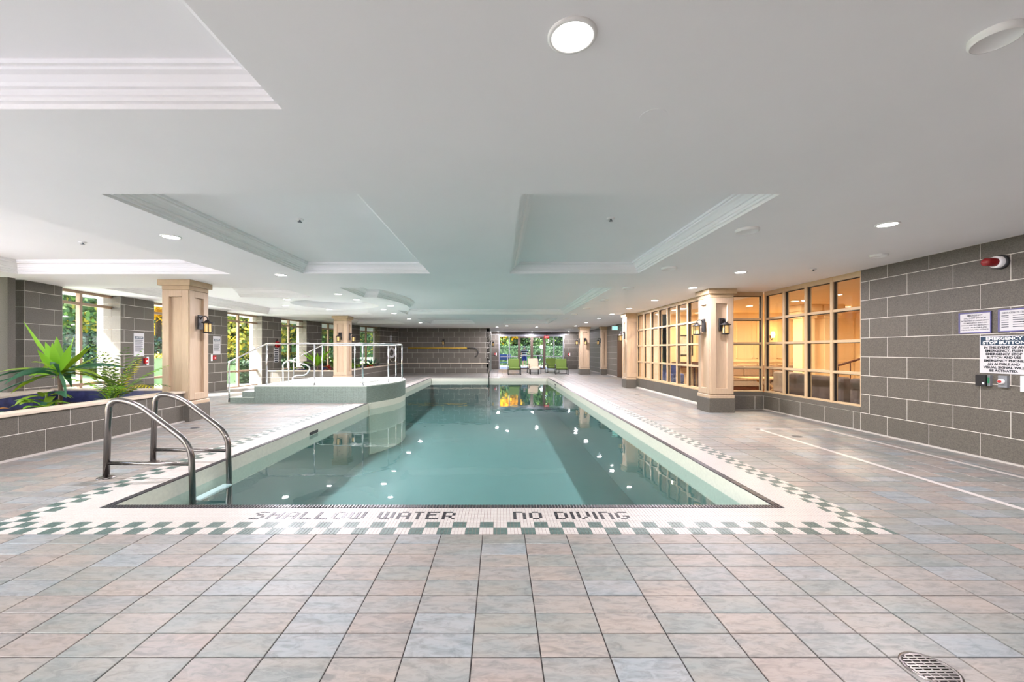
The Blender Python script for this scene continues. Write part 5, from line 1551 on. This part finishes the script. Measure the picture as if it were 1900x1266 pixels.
# bench along the panelled wall
t = thing('bench', 'long upholstered bench against the panelled lobby wall', 'bench', (8.6, 14.3, 0))
q = B(); q.bbox(7.55, 10.6, 13.98, 14.64, 0, 0.14, .01); q.build('plinth', M['mahogany'], t)
q = B(); q.bbox(7.55, 10.6, 13.95, 14.64, 0.14, 0.33, .01); q.build('base', M['sofa_lt'], t)
for k in range(3):
    q = B(); q.bbox(7.56 + k * 1.01, 8.56 + k * 1.01, 13.93, 14.6, 0.33, 0.45, .02); q.build('seat_cushion', M['bench'], t)
    q = B(); q.bbox(7.56 + k * 1.01, 8.56 + k * 1.01, 14.48, 14.63, 0.45, 0.82, .02); q.build('back_cushion', M['bench'], t)
# X-legged table
t = thing('side_table', 'pale wooden table with crossed legs in front of the lobby bench', 'table', (7.75, 12.1, 0))
q = B(); q.bbox(7.05, 8.5, 11.75, 12.45, 0.52, 0.565, .006); q.build('top', M['oak'], t)
for yy in (11.9, 12.3):
    q = B(); q.tube([(7.6, yy, 0.0), (8.2, yy, 0.52)], 0.035, 6); q.tube([(8.2, yy, 0.0), (7.6, yy, 0.52)], 0.035, 6); q.build('crossed_legs', M['oak'], t)
# armchair and sofas
def sofa(name, label, x0, x1, y0, y1, mat, back='x', h=0.82, n=1):
    t = thing(name, label, 'sofa' if n > 1 else 'armchair', ((x0 + x1) / 2, (y0 + y1) / 2, 0))
    q = B(); q.bbox(x0, x1, y0, y1, 0.08, 0.30, .015); q.build('base', M[mat], t)
    if back == 'x': bk = (x0, x0 + 0.2, y0, y1)
    elif back == 'y': bk = (x0, x1, y1 - 0.2, y1)
    else: bk = (x0, x1, y0, y0 + 0.2)
    q = B(); q.bbox(bk[0], bk[1], bk[2], bk[3], 0.30, h, .03); q.build('backrest', M[mat], t)
    if back == 'x': arms = [(x0 + .2, x1, y0, y0 + .16), (x0 + .2, x1, y1 - .16, y1)]
    else: arms = [(x0, x0 + .16, y0 + (.2 if back == 'Y' else 0), y1 - (0 if back == 'Y' else .2)), (x1 - .16, x1, y0 + (.2 if back == 'Y' else 0), y1 - (0 if back == 'Y' else .2))]
    for a in arms: q = B(); q.bbox(a[0], a[1], a[2], a[3], 0.30, 0.60, .025); q.build('arm', M[mat], t)
    for k in range(n):
        if back == 'x': c = (x0 + .2, x1, y0 + .16 + (y1 - y0 - .32) * k / n, y0 + .16 + (y1 - y0 - .32) * (k + 1) / n)
        else: c = (x0 + .16 + (x1 - x0 - .32) * k / n, x0 + .16 + (x1 - x0 - .32) * (k + 1) / n, y0 + .2, y1)
        if back == 'y': c = (c[0], c[1], y0, y1 - .2)
        q = B(); q.bbox(c[0] + .005, c[1] - .005, c[2] + .005, c[3] - .005, 0.30, 0.45, .03); q.build('seat_cushion', M[mat], t)
    for (x, y) in ((x0 + .06, y0 + .06), (x1 - .06, y0 + .06), (x0 + .06, y1 - .06), (x1 - .06, y1 - .06)):
        q = B(); q.tube([(x, y, 0), (x, y, 0.09)], 0.025, 8); q.build('foot', M['mahogany'], t)
    return t
sofa('armchair', 'light grey lobby armchair near the corner bay of the large screen', 7.0, 7.85, 9.75, 10.6, 'sofa_lt')
sofa('sofa', 'brown-grey sofa with its back to the large lobby screen, farther one', 6.42, 7.3, 7.75, 9.2, 'sofa', n=2, h=0.84)
sofa('sofa', 'brown-grey sofa with its back to the large lobby screen, nearer one', 6.42, 7.3, 6.0, 7.6, 'sofa', n=2, h=0.84)
sofa('armchair', 'blue upholstered chair behind the long glazed screen', 5.45, 5.95, 13.3, 13.85, 'blue_cloth', back='y', h=0.9)
# console and pictures
t = thing('console_table', 'dark console table under the framed picture behind the long screen', 'table', (7.0, 15.5, 0))
q = B(); q.bbox(6.55, 7.45, 15.35, 15.75, 0.86, 0.92, .006); q.build('top', M['mahogany'], t)
for (x, y) in ((6.6, 15.4), (7.4, 15.4), (6.6, 15.7), (7.4, 15.7)): q = B(); q.box(x - .025, x + .025, y - .025, y + .025, 0, 0.86); q.build('leg', M['mahogany'], t)
q = B(); q.box(6.6, 7.4, 15.38, 15.4, 0.7, 0.86); q.build('drawer', M['mahogany'], t)
t = thing('framed_picture', 'dark-framed picture on the lobby wall seen through the long screen', 'picture', (7.1, 15.79, 1.55))
q = B()
for (a, b_, c, d) in ((6.85, 7.38, 1.9, 1.94), (6.85, 7.38, 1.16, 1.2), (6.85, 6.89, 1.2, 1.9), (7.34, 7.38, 1.2, 1.9)): q.box(a, b_, 15.765, 15.798, c, d)
q.build('frame', M['black'], t)
q = B(); q.box(6.89, 7.34, 15.785, 15.797, 1.2, 1.9); q.build('print', M['picture'], t)
# shelf of dark boxes at the window edge
# stair balustrade
t = thing('stair_railing', 'dark wooden stair handrail with balusters inside the lobby', 'railing', (10.4, 12.0, 0))
q = B(); q.tube([(9.9, 12.2, 0.90), (9.98, 12.1, 0.93), (11.5, 11.2, 1.65), (12.4, 10.7, 2.05)], 0.03, 8); q.build('handrail', M['mahogany'], t)
for k in range(9):
    s = 0.08 + k * 0.11; x = 9.98 + (12.4 - 9.98) * s; y = 12.1 + (10.7 - 12.1) * s; z = 0.93 + (2.05 - 0.93) * s
    q = B(); q.tube([(x, y, max(0, z - 0.88)), (x, y, z)], 0.014, 6); q.build('baluster', M['mahogany'], t)
q = B(); q.bbox(9.86, 9.96, 12.12, 12.22, 0, 0.88, .008); q.build('newel', M['mahogany'], t)
t = thing('lobby_stair', 'short lobby stair rising behind the dark handrail', 'stairs', (11.2, 11.5, 0))
for k in range(7):
    q = B(); q.box(10.3 + k * 0.3, 10.6 + k * 0.3, 11.4 - k * 0.17, 12.9 - k * 0.17, 0, 0.16 * (k + 1)); q.build('step', M['cream'], t)

# =================================================================== LOUNGE CHAIRS BY THE GARDEN DOORS
def lounge_chair():
    t = thing('lounge_chair', 'x', 'chair', (0, 0, 0), group='lounge chairs by the garden doors')
    for s in (-1, 1):
        q = B(); x = s * 0.34
        q.tube(fillet([(x, -0.36, 0.0), (x, -0.34, 0.52), (x, 0.30, 0.58)], 0.05, 4), 0.016, 8); q.tube([(x, 0.40, 0.0), (x, 0.30, 0.58)], 0.016, 8); q.tube([(x, -0.36, 0.012), (x, 0.40, 0.012)], 0.014, 6)
        q.build('side_frame', M['black'], t)
    q = B(); q.tube([(-0.34, -0.3, 0.28), (0.34, -0.3, 0.28)], 0.014, 6); q.tube([(-0.34, 0.28, 0.25), (0.34, 0.28, 0.25)], 0.014, 6); q.tube([(-0.34, 0.40, 0.014), (0.34, 0.40, 0.014)], 0.012, 6); q.build('crossbar', M['black'], t)
    q = B(); q.bbox(-0.31, 0.31, -0.36, 0.26, 0.28, 0.40, .03); q.build('seat_cushion', M['lime'], t)
    q = B(); q.bbox(-0.31, 0.31, 0.0, 0.12, 0.0, 0.52, .03)
    q.v = [(x, 0.22 + y * cos(0.28) + z * sin(0.28) * 1.0 - 0.06, 0.38 + z * cos(0.28) - y * sin(0.28)) for (x, y, z) in q.v]
    q.build('back_cushion', M['lime'], t)
    return t
ch = lounge_chair()
ch.location = (0.83, 23.4, 0); ch.rotation_euler = (0, 0, 0.05); ch['label'] = 'green cushioned lounge chair at the inner end of the row'
c2 = copy_tree(ch, (3.52, 23.5, 0), -0.06, 'green cushioned lounge chair nearer to the distant column')
c3 = copy_tree(ch, (3.2, 25.2, 0), 0.1, 'green cushioned lounge chair standing behind another green one')
c4 = copy_tree(ch, (2.05, 24.6, 0), 0.12, 'tan cushioned lounge chair in the middle of the row')
for o in c4.children:
    if 'cushion' in o.name:
        o.data = o.data.copy(); o.data.materials.clear(); o.data.materials.append(M['tan'])
t = thing('side_table', 'low black-legged tan footstool in front of the tan lounge chair', 'footstool', (2.0, 23.6, 0))
q = B(); q.bbox(1.72, 2.26, 23.4, 23.85, 0.28, 0.36, .02); q.build('top', M['tan'], t)
for (x, y) in ((1.76, 23.44), (2.22, 23.44), (1.76, 23.81), (2.22, 23.81)): q = B(); q.tube([(x, y, 0), (x, y, 0.29)], 0.016, 8); q.build('leg', M['black'], t)

# =================================================================== OUTSIDE
q = B()
def ground(b, x0, x1, y0, y1, fz, n=12, m=0):
    idx = {}
    for i in range(n + 1):
        for j in range(n + 1):
            x = x0 + (x1 - x0) * i / n; y = y0 + (y1 - y0) * j / n; idx[i, j] = b.pts([(x, y, fz(x, y))])
    for i in range(n):
        for j in range(n): b.face([idx[i, j], idx[i + 1, j], idx[i + 1, j + 1], idx[i, j + 1]], m, True)
def smooth(t): t = max(0, min(1, t)); return t * t * (3 - 2 * t)
LZ = lambda x, y: -0.08 + 1.0 * smooth((-12.5 - x) / 8.0) * smooth((y - 4) / 6)
ground(q, -70, -11.6, 3.5, 80, LZ, 40)
q.build('ground_lawn', M['lawn'], kind='structure')
q = B(); ground(q, -11.6, -9.6, -10, 30.2, lambda x, y: -0.06, 2); ground(q, -30, -11.6, -10, 6.5, lambda x, y: -0.055, 2); q.build('ground_path', M['paving'], kind='structure')  # the broad near part is added paving, bouncing neutral daylight indoors
q = B(); ground(q, -9.75, 40, -30, HALL_Y0 - 0.2, lambda x, y: -0.03, 6); q.build('ground_bounce_terrace', M['paving'], kind='structure')  # unseen pale paving added to bounce sunlight in through the glazing
q = B(); ground(q, -9.75, 40, 30.2, 36.5, lambda x, y: -0.03, 4); q.build('ground_patio', M['paving'], kind='structure')
q = B(); ground(q, -9.75, 40, 36.5, 80, lambda x, y: -0.04 + 0.5 * smooth((y - 38) / 20), 10); q.build('ground_garden', M['lawn'], kind='structure')
q = B(); q.box(-4, 10, 30.21, 34.4, 3.0, 3.15); q.build('added_shade_canopy', M['stucco'], kind='structure')  # added out of view to shade the patio and the person
# white facade fins beyond the windows
for i, (a, b_, s) in enumerate(WINS):
    p = wl(b_ + 0.009, LR + 0.55)
    q = B(); q.obox((p.x, p.y), (p.x - LC[0], p.y - LC[1]), 0.10, 0.10, -0.1, 3.4)
    q.build('facade_fin', M['stucco'], label='white outside pier seen through the %s window from the camera' % ORD[i], cat='pier', loc=(p.x, p.y, 0), group='white facade piers')

def foliage(b, c, r, n, size, m=0, shell=0.55):
    c = Vector(c)
    for _ in range(n):
        d = Vector((random.gauss(0, 1), random.gauss(0, 1), random.gauss(0, 1))).normalized()
        k = random.uniform(shell, 1.0) * (1 + 0.12 * sin(d.x * 7 + c.x) * cos(d.y * 6))
        p = c + Vector((d.x * r[0], d.y * r[1], d.z * r[2])) * k
        a = Vector((random.gauss(0, 1), random.gauss(0, 1), random.gauss(0, 1))).normalized(); bb = a.orthogonal().normalized(); s = size * random.uniform(0.6, 1.3)
        i = b.pts([p - a * s, p + bb * s * 0.5, p + a * s, p - bb * s * 0.5]); b.face([i, i + 1, i + 2, i + 3], m)
def tree(label, x, y, z, h, r, mat, n=2600, size=0.13, low=0.35):
    t = thing('garden_tree', label, 'tree', (x, y, z), group='garden trees')
    q = B(); q.tube([(x, y, z), (x + 0.1, y, z + h * 0.4), (x, y + 0.1, z + h * 0.75)], [0.16, 0.12, 0.05], 8)
    for k in range(4):
        a = k * 1.6; q.tube([(x + .05, y, z + h * (0.3 + 0.08 * k)), (x + cos(a) * r * .5, y + sin(a) * r * .5, z + h * (0.5 + 0.08 * k))], [0.05, 0.02], 6)
    q.build('trunk', M['bark'], t)
    q = B(); foliage(q, (x, y, z + h * (low + 1) / 2), (r, r, h * (1 - low) / 2), n, size)
    for k in range(5):
        a = random.uniform(0, 6.28); foliage(q, (x + cos(a) * r * .6, y + sin(a) * r * .6, z + h * random.uniform(low + .1, .85)), (r * .5, r * .5, h * .18), n // 8, size)
    q.build('foliage', M[mat], t)
def hedge(label, x0, y0, x1, y1, z, h, w, mat, n, size=0.07):
    t = thing('hedge', label, 'hedge', ((x0 + x1) / 2, (y0 + y1) / 2, z), group='garden hedges')
    L = sqrt((x1 - x0) ** 2 + (y1 - y0) ** 2); u = Vector(((x1 - x0) / L, (y1 - y0) / L))
    q = B(); q.obox(((x0 + x1) / 2, (y0 + y1) / 2), u, L / 2 - .1, w / 2 - .1, z - 0.3, z + h - .1); q.build('core', M['leaf_dark'], t)
    q = B(); v = Vector((-u.y, u.x))
    for _ in range(n):
        s, e, zz = random.uniform(0, L), random.uniform(-1, 1), random.uniform(0, 1)
        f = random.random()
        if f < 0.4: e = 1 if e > 0 else -1
        elif f < 0.8: zz = 1
        else: e = -1 if random.random() < 0.5 else 1
        p = Vector((x0 + u.x * s + v.x * e * w / 2, y0 + u.y * s + v.y * e * w / 2, z + zz * h)) + Vector((random.gauss(0, .04), random.gauss(0, .04), random.gauss(0, .04)))
        a = Vector((random.gauss(0, 1), random.gauss(0, 1), random.gauss(0, 1))).normalized(); bb = a.orthogonal().normalized(); sz = size * random.uniform(.6, 1.3)
        i = q.pts([p - a * sz, p + bb * sz * .5, p + a * sz, p - bb * sz * .5]); q.face([i, i + 1, i + 2, i + 3])
    q.build('foliage', M[mat], t)
random.seed(11)
def onray(px, Y): return ((px - 927) / 767 * Y, Y)
# seen through the first windows: yellow tree over dark shrubs on a rising lawn
for (px, Y, h, r, mat, lab, low) in ((128, 17.5, 7, 2.2, 'leaf_mix', 'green tree with yellowing leaves behind the strap-leaved plant', .2), (190, 19.0, 8, 2.6, 'leaf_yellow', 'bright yellow autumn tree in the first visible window', .22), (292, 21, 8, 2.2, 'leaf_yellow', 'yellow autumn tree glimpsed beside the near column', .25),
                              (60, 16, 7, 2.2, 'leaf_green', 'green tree at the edge of the view outside', .2), (250, 26, 9, 3.0, 'leaf_yellow', 'second yellow tree farther off in the garden', .2), (100, 24, 9, 3, 'leaf_mix', 'tall half-yellow tree far out on the lawn', .15)):
    x, y = onray(px, Y); tree(lab, x, y, LZ(x, y) - 0.05, h, r, mat, 3000, 0.13, low)
for (px, Y, lab) in ((130, 16.2, 'dark rounded shrub on the lawn behind the strap plant'), (185, 17.2, 'dark rounded shrub under the yellow tree'), (235, 19.5, 'dark shrub behind the pier with the CAUTION sign'), (300, 19, 'dark shrub seen beside the near column')):
    x, y = onray(px, Y); t = thing('garden_shrub', lab, 'shrub', (x, y, LZ(x, y)), group='dark shrubs'); q = B(); foliage(q, (x, y, LZ(x, y) + 0.75), (1.1, 1.1, 0.95), 2200, 0.09, 0, 0.75); q.build('foliage', M['leaf_dark'], t); q = B(); q.tube([(x, y, LZ(x, y)), (x, y, LZ(x, y) + 0.8)], 0.05, 6); q.build('stem', M['bark'], t)
# behind the hot tub windows
for (px, Y, h, r, mat, lab, low) in ((425, 21.5, 7, 2.0, 'leaf_green', 'green tree filling the tall window before the hot tub', .22), (470, 22, 7, 2.0, 'leaf_mix', 'tree with some yellow leaves in the tall window', .22), (535, 25, 8, 2.2, 'leaf_green', 'green tree in the window behind the warning light', .2), (570, 26, 8, 2.2, 'leaf_mix', 'yellow-green tree in the window behind the lime plant', .2),
                              (605, 28, 8, 2.4, 'leaf_green', 'green tree beside the column behind the hot tub', .15), (660, 31, 9, 2.6, 'leaf_green', 'green tree in the farthest window of the bowed wall', .12), (700, 33, 9, 2.6, 'leaf_mix', 'tree behind the farthest pier of the bowed wall', .12), (500, 30, 10, 3, 'leaf_green', 'tall green tree in the garden background', .1), (620, 36, 10, 3, 'leaf_dark', 'dark tall tree in the garden background', .05)):
    x, y = onray(px, Y); tree(lab, x, y, LZ(x, y) - 0.05, h, r, mat, 2600, 0.14, low)
hedge('tall dense treeline hedge closing the garden view', -40, 30, -14, 48, 0.9, 5.5, 3.0, 'leaf_green', 9000, 0.22)
hedge('light clipped hedge outside the tall window', -13.6, 16.5, -12.2, 26, 0.0, 1.15, 0.9, 'leaf_mix', 5000)
hedge('dark clipped hedge closer to the bowed wall', -11.3, 17.3, -9.0, 25.5, 0.0, 0.85, 0.7, 'leaf_dark', 4500)
# beyond the garden doors
for (X, Y, h, r, mat, lab, low) in ((-0.3, 44, 9, 2.4, 'leaf_green', 'green tree outside at the inner edge of the garden doors', .08), (1.15, 42.2, 6.4, 1.4, 'leaf_yellow', 'yellow tree top over the patio', .34), (0.6, 43.5, 3.6, 2.2, 'leaf_green', 'bushy green tree behind the patio grill', .03), (2.6, 44, 8, 2.4, 'leaf_dark', 'dark green tree behind the person', .05), (4.4, 43, 8, 2.4, 'leaf_green', 'green tree behind the patio table', .05),
                             (6.2, 44, 8, 2.6, 'leaf_dark', 'dark tree outside at the outer edge of the garden doors', .05), (8.2, 45, 9, 2.8, 'leaf_green', 'green tree at the far side of the patio', .05), (-2.6, 46, 9, 2.8, 'leaf_green', 'green tree hidden mostly by the back wall', .05), (3.4, 50, 11, 3.4, 'leaf_green', 'tall backdrop tree behind the patio', .03), (0.0, 52, 11, 3.6, 'leaf_mix', 'tall yellowish backdrop tree behind the patio', .03), (7.2, 52, 11, 3.6, 'leaf_green', 'broad backdrop tree past the patio', .03)):
    tree(lab, X, Y, 0.0, h, r, mat, 2600, 0.16, low)
hedge('dark hedge along the back of the patio', -4, 40, 10, 40, 0.0, 1.7, 1.2, 'leaf_dark', 6000, 0.1)
# patio furniture
t = thing('patio_grill', 'covered grill with blue lid on the patio', 'grill', (0.35, 34, 0))
q = B(); q.bbox(-0.2, 0.9, 33.7, 34.3, 0.75, 1.05, .03); q.build('lid', M['tarp'], t)
q = B(); q.bbox(-0.15, 0.85, 33.72, 34.28, 0.62, 0.75, .01); q.build('body', M['patio_dark'], t)
for (x, y) in ((-0.1, 33.8), (0.8, 33.8), (-0.1, 34.2), (0.8, 34.2)): q = B(); q.tube([(x, y, -0.03), (x, y, 0.63)], 0.025, 6); q.build('leg', M['patio_dark'], t)
t = thing('patio_table', 'dark patio table with a potted plant outside the doors', 'table', (3.1, 33, 0))
q = B(); q.lathe([(0, 0.72), (0.55, 0.72), (0.56, 0.69), (0, 0.69)], (3.1, 33, 0), 24); q.build('top', M['patio_dark'], t)
q = B(); q.tube([(3.1, 33, 0), (3.1, 33, 0.7)], 0.04, 8); q.lathe([(0, 0.0), (0.3, 0.0), (0.28, -0.03 + 0.06), (0, 0.05)], (3.1, 33, -0.03), 20); q.build('pedestal', M['patio_dark'], t)
t = thing('potted_plant', 'small potted plant standing on the patio table', 'plant', (3.1, 33, 0.72))
q = B(); q.lathe([(0, 0), (0.09, 0), (0.13, 0.2), (0.11, 0.2), (0, 0.18)], (3.1, 33, 0.72), 16); q.build('pot', M['patio_dark'], t)
q = B(); foliage(q, (3.1, 33, 1.1), (0.25, 0.25, 0.25), 260, 0.06, 0, 0.2); q.build('foliage', M['leaf_green'], t)
t = thing('garden_lamp', 'garden lamp with white globe on a dark post beyond the patio', 'lamp', (3.75, 37, 0))
q = B(); q.tube([(3.75, 37, -0.03), (3.75, 37, 1.55)], 0.035, 8); q.build('post', M['black'], t)
q = B(); q.lathe([(0, 1.53)] + [(0.16 * sin(pi * k / 10), 1.69 - 0.16 * cos(pi * k / 10)) for k in range(1, 10)] + [(0, 1.85)], (3.75, 37, 0), 20); q.build('globe', M['white'], t)
t = thing('patio_chair', 'blue-slatted white patio chair behind the doors', 'chair', (0.15, 32.2, 0))
q = B()
for k in range(4): q.box(-0.15, 0.6, 32.5, 32.53, 0.62 + k * 0.1, 0.68 + k * 0.1)
q.build('backrest', M['tarp'], t)
q = B(); q.box(-0.2, -0.15, 32.48, 32.55, -0.03, 1.05); q.box(0.6, 0.65, 32.48, 32.55, -0.03, 1.05); q.box(-0.2, -0.15, 32.0, 32.06, -0.03, 0.6); q.box(0.6, 0.65, 32.0, 32.06, -0.03, 0.6); q.build('frame', M['white'], t)
q = B(); q.box(-0.15, 0.6, 32.0, 32.5, 0.40, 0.44); q.build('seat', M['tarp'], t)

# ---- the person on the patio (seen from behind)
def skin(name, verts, edges, radii, mat, parent, root=0, sub=2):
    me = bpy.data.meshes.new(name); me.from_pydata([tuple(Vector(v)) for v in verts], edges, []); me.materials.append(mat)
    o = bpy.data.objects.new(name, me); COL.objects.link(o)
    sk = o.modifiers.new('skin', 'SKIN'); sk.use_smooth_shade = True
    sl = me.skin_vertices[0].data
    for i, r in enumerate(radii): sl[i].radius = (r if isinstance(r, tuple) else (r, r)); sl[i].use_root = (i == root)
    ss = o.modifiers.new('subdivision', 'SUBSURF'); ss.levels = sub; ss.render_levels = sub
    o.parent = parent
    ORG[o.name] = org(parent)
    return o
per = thing('person', 'person in striped shirt and blue shorts standing on the patio, seen from behind', 'person', (2.04, 34.0, -0.03))
V = [(0, 0, 0.95), (0, 0, 1.12), (0, 0, 1.38), (0, -0.01, 1.50), (0, 0.01, 1.56), (0, 0.02, 1.66), (0, 0.02, 1.74),
     (-0.19, 0, 1.41), (-0.25, 0.03, 1.15), (-0.22, 0.16, 0.98), (-0.21, 0.2, 0.93),
     (0.19, 0, 1.41), (0.29, 0.05, 1.20), (0.36, 0.22, 1.15), (0.39, 0.28, 1.16),
     (-0.10, 0, 0.90), (-0.11, 0.01, 0.50), (-0.11, 0.0, 0.09), (-0.11, 0.14, 0.04), (0.10, 0, 0.90), (0.12, 0.01, 0.50), (0.13, 0.0, 0.09), (0.14, 0.14, 0.04)]
Ed = [(0, 1), (1, 2), (2, 3), (3, 4), (4, 5), (5, 6), (2, 7), (7, 8), (8, 9), (9, 10), (2, 11), (11, 12), (12, 13), (13, 14), (0, 15), (15, 16), (16, 17), (17, 18), (0, 19), (19, 20), (20, 21), (21, 22)]
Rd = [(0.15, 0.11), (0.15, 0.11), (0.17, 0.11), 0.055, 0.06, (0.078, 0.095), 0.06, 0.065, 0.045, 0.034, 0.03, 0.065, 0.045, 0.034, 0.03, 0.085, 0.058, 0.04, 0.035, 0.085, 0.058, 0.04, 0.035]
skin('body', V, Ed, Rd, M['skin'], per)
skin('shirt', [(0, 0, 0.90), (0, 0, 1.12), (0, 0, 1.40), (0, -0.01, 1.47), (-0.19, 0, 1.41), (-0.245, 0.02, 1.22), (0.19, 0, 1.41), (0.275, 0.04, 1.25)], [(0, 1), (1, 2), (2, 3), (2, 4), (4, 5), (2, 6), (6, 7)], [(0.19, 0.15), (0.19, 0.145), (0.19, 0.13), 0.08, 0.085, 0.075, 0.085, 0.075], M['shirt'], per)
skin('shorts', [(0, 0, 0.98), (0, 0, 0.86), (-0.11, 0, 0.80), (-0.12, 0.01, 0.52), (0.11, 0, 0.80), (0.125, 0.01, 0.52)], [(0, 1), (1, 2), (2, 3), (1, 4), (4, 5)], [(0.17, 0.13), (0.17, 0.13), 0.115, 0.10, 0.115, 0.10], M['shorts'], per)
q = B(); q.lathe([(0.0, 0.105)] + [(0.098 * sin(pi * k / 12), 0.105 * cos(pi * k / 12)) for k in range(1, 9)], (2.04, 34.005, 1.655), 18); q.build('hair', M['hair'], per)
for s, hx, hy, hz in ((-1, -0.21, 0.2, 0.93), (1, 0.39, 0.28, 1.16)):
    vs = [(hx, hy, hz), (hx, hy + 0.05, hz - 0.03)]; es = [(0, 1)]; rs = [0.03, (0.035, 0.02)]
    for k in range(4):
        b0 = len(vs); vs += [(hx + (k - 1.5) * 0.018, hy + 0.08, hz - 0.045), (hx + (k - 1.5) * 0.019, hy + 0.105, hz - 0.07), (hx + (k - 1.5) * 0.018, hy + 0.11, hz - 0.095)]; es += [(1, b0), (b0, b0 + 1), (b0 + 1, b0 + 2)]; rs += [0.009, 0.008, 0.007]
    b0 = len(vs); vs += [(hx - s * 0.04, hy + 0.05, hz - 0.02), (hx - s * 0.05, hy + 0.08, hz - 0.04)]; es += [(0, b0), (b0, b0 + 1)]; rs += [0.011, 0.009]
    skin('hand', vs, es, rs, M['skin'], per, sub=1)
for s in (-1, 1):
    q = B(); q.bbox(2.04 + s * 0.12 - 0.05, 2.04 + s * 0.12 + 0.05, 33.92, 34.2, -0.03, 0.06, .02); q.build('shoe', M['white'], per)
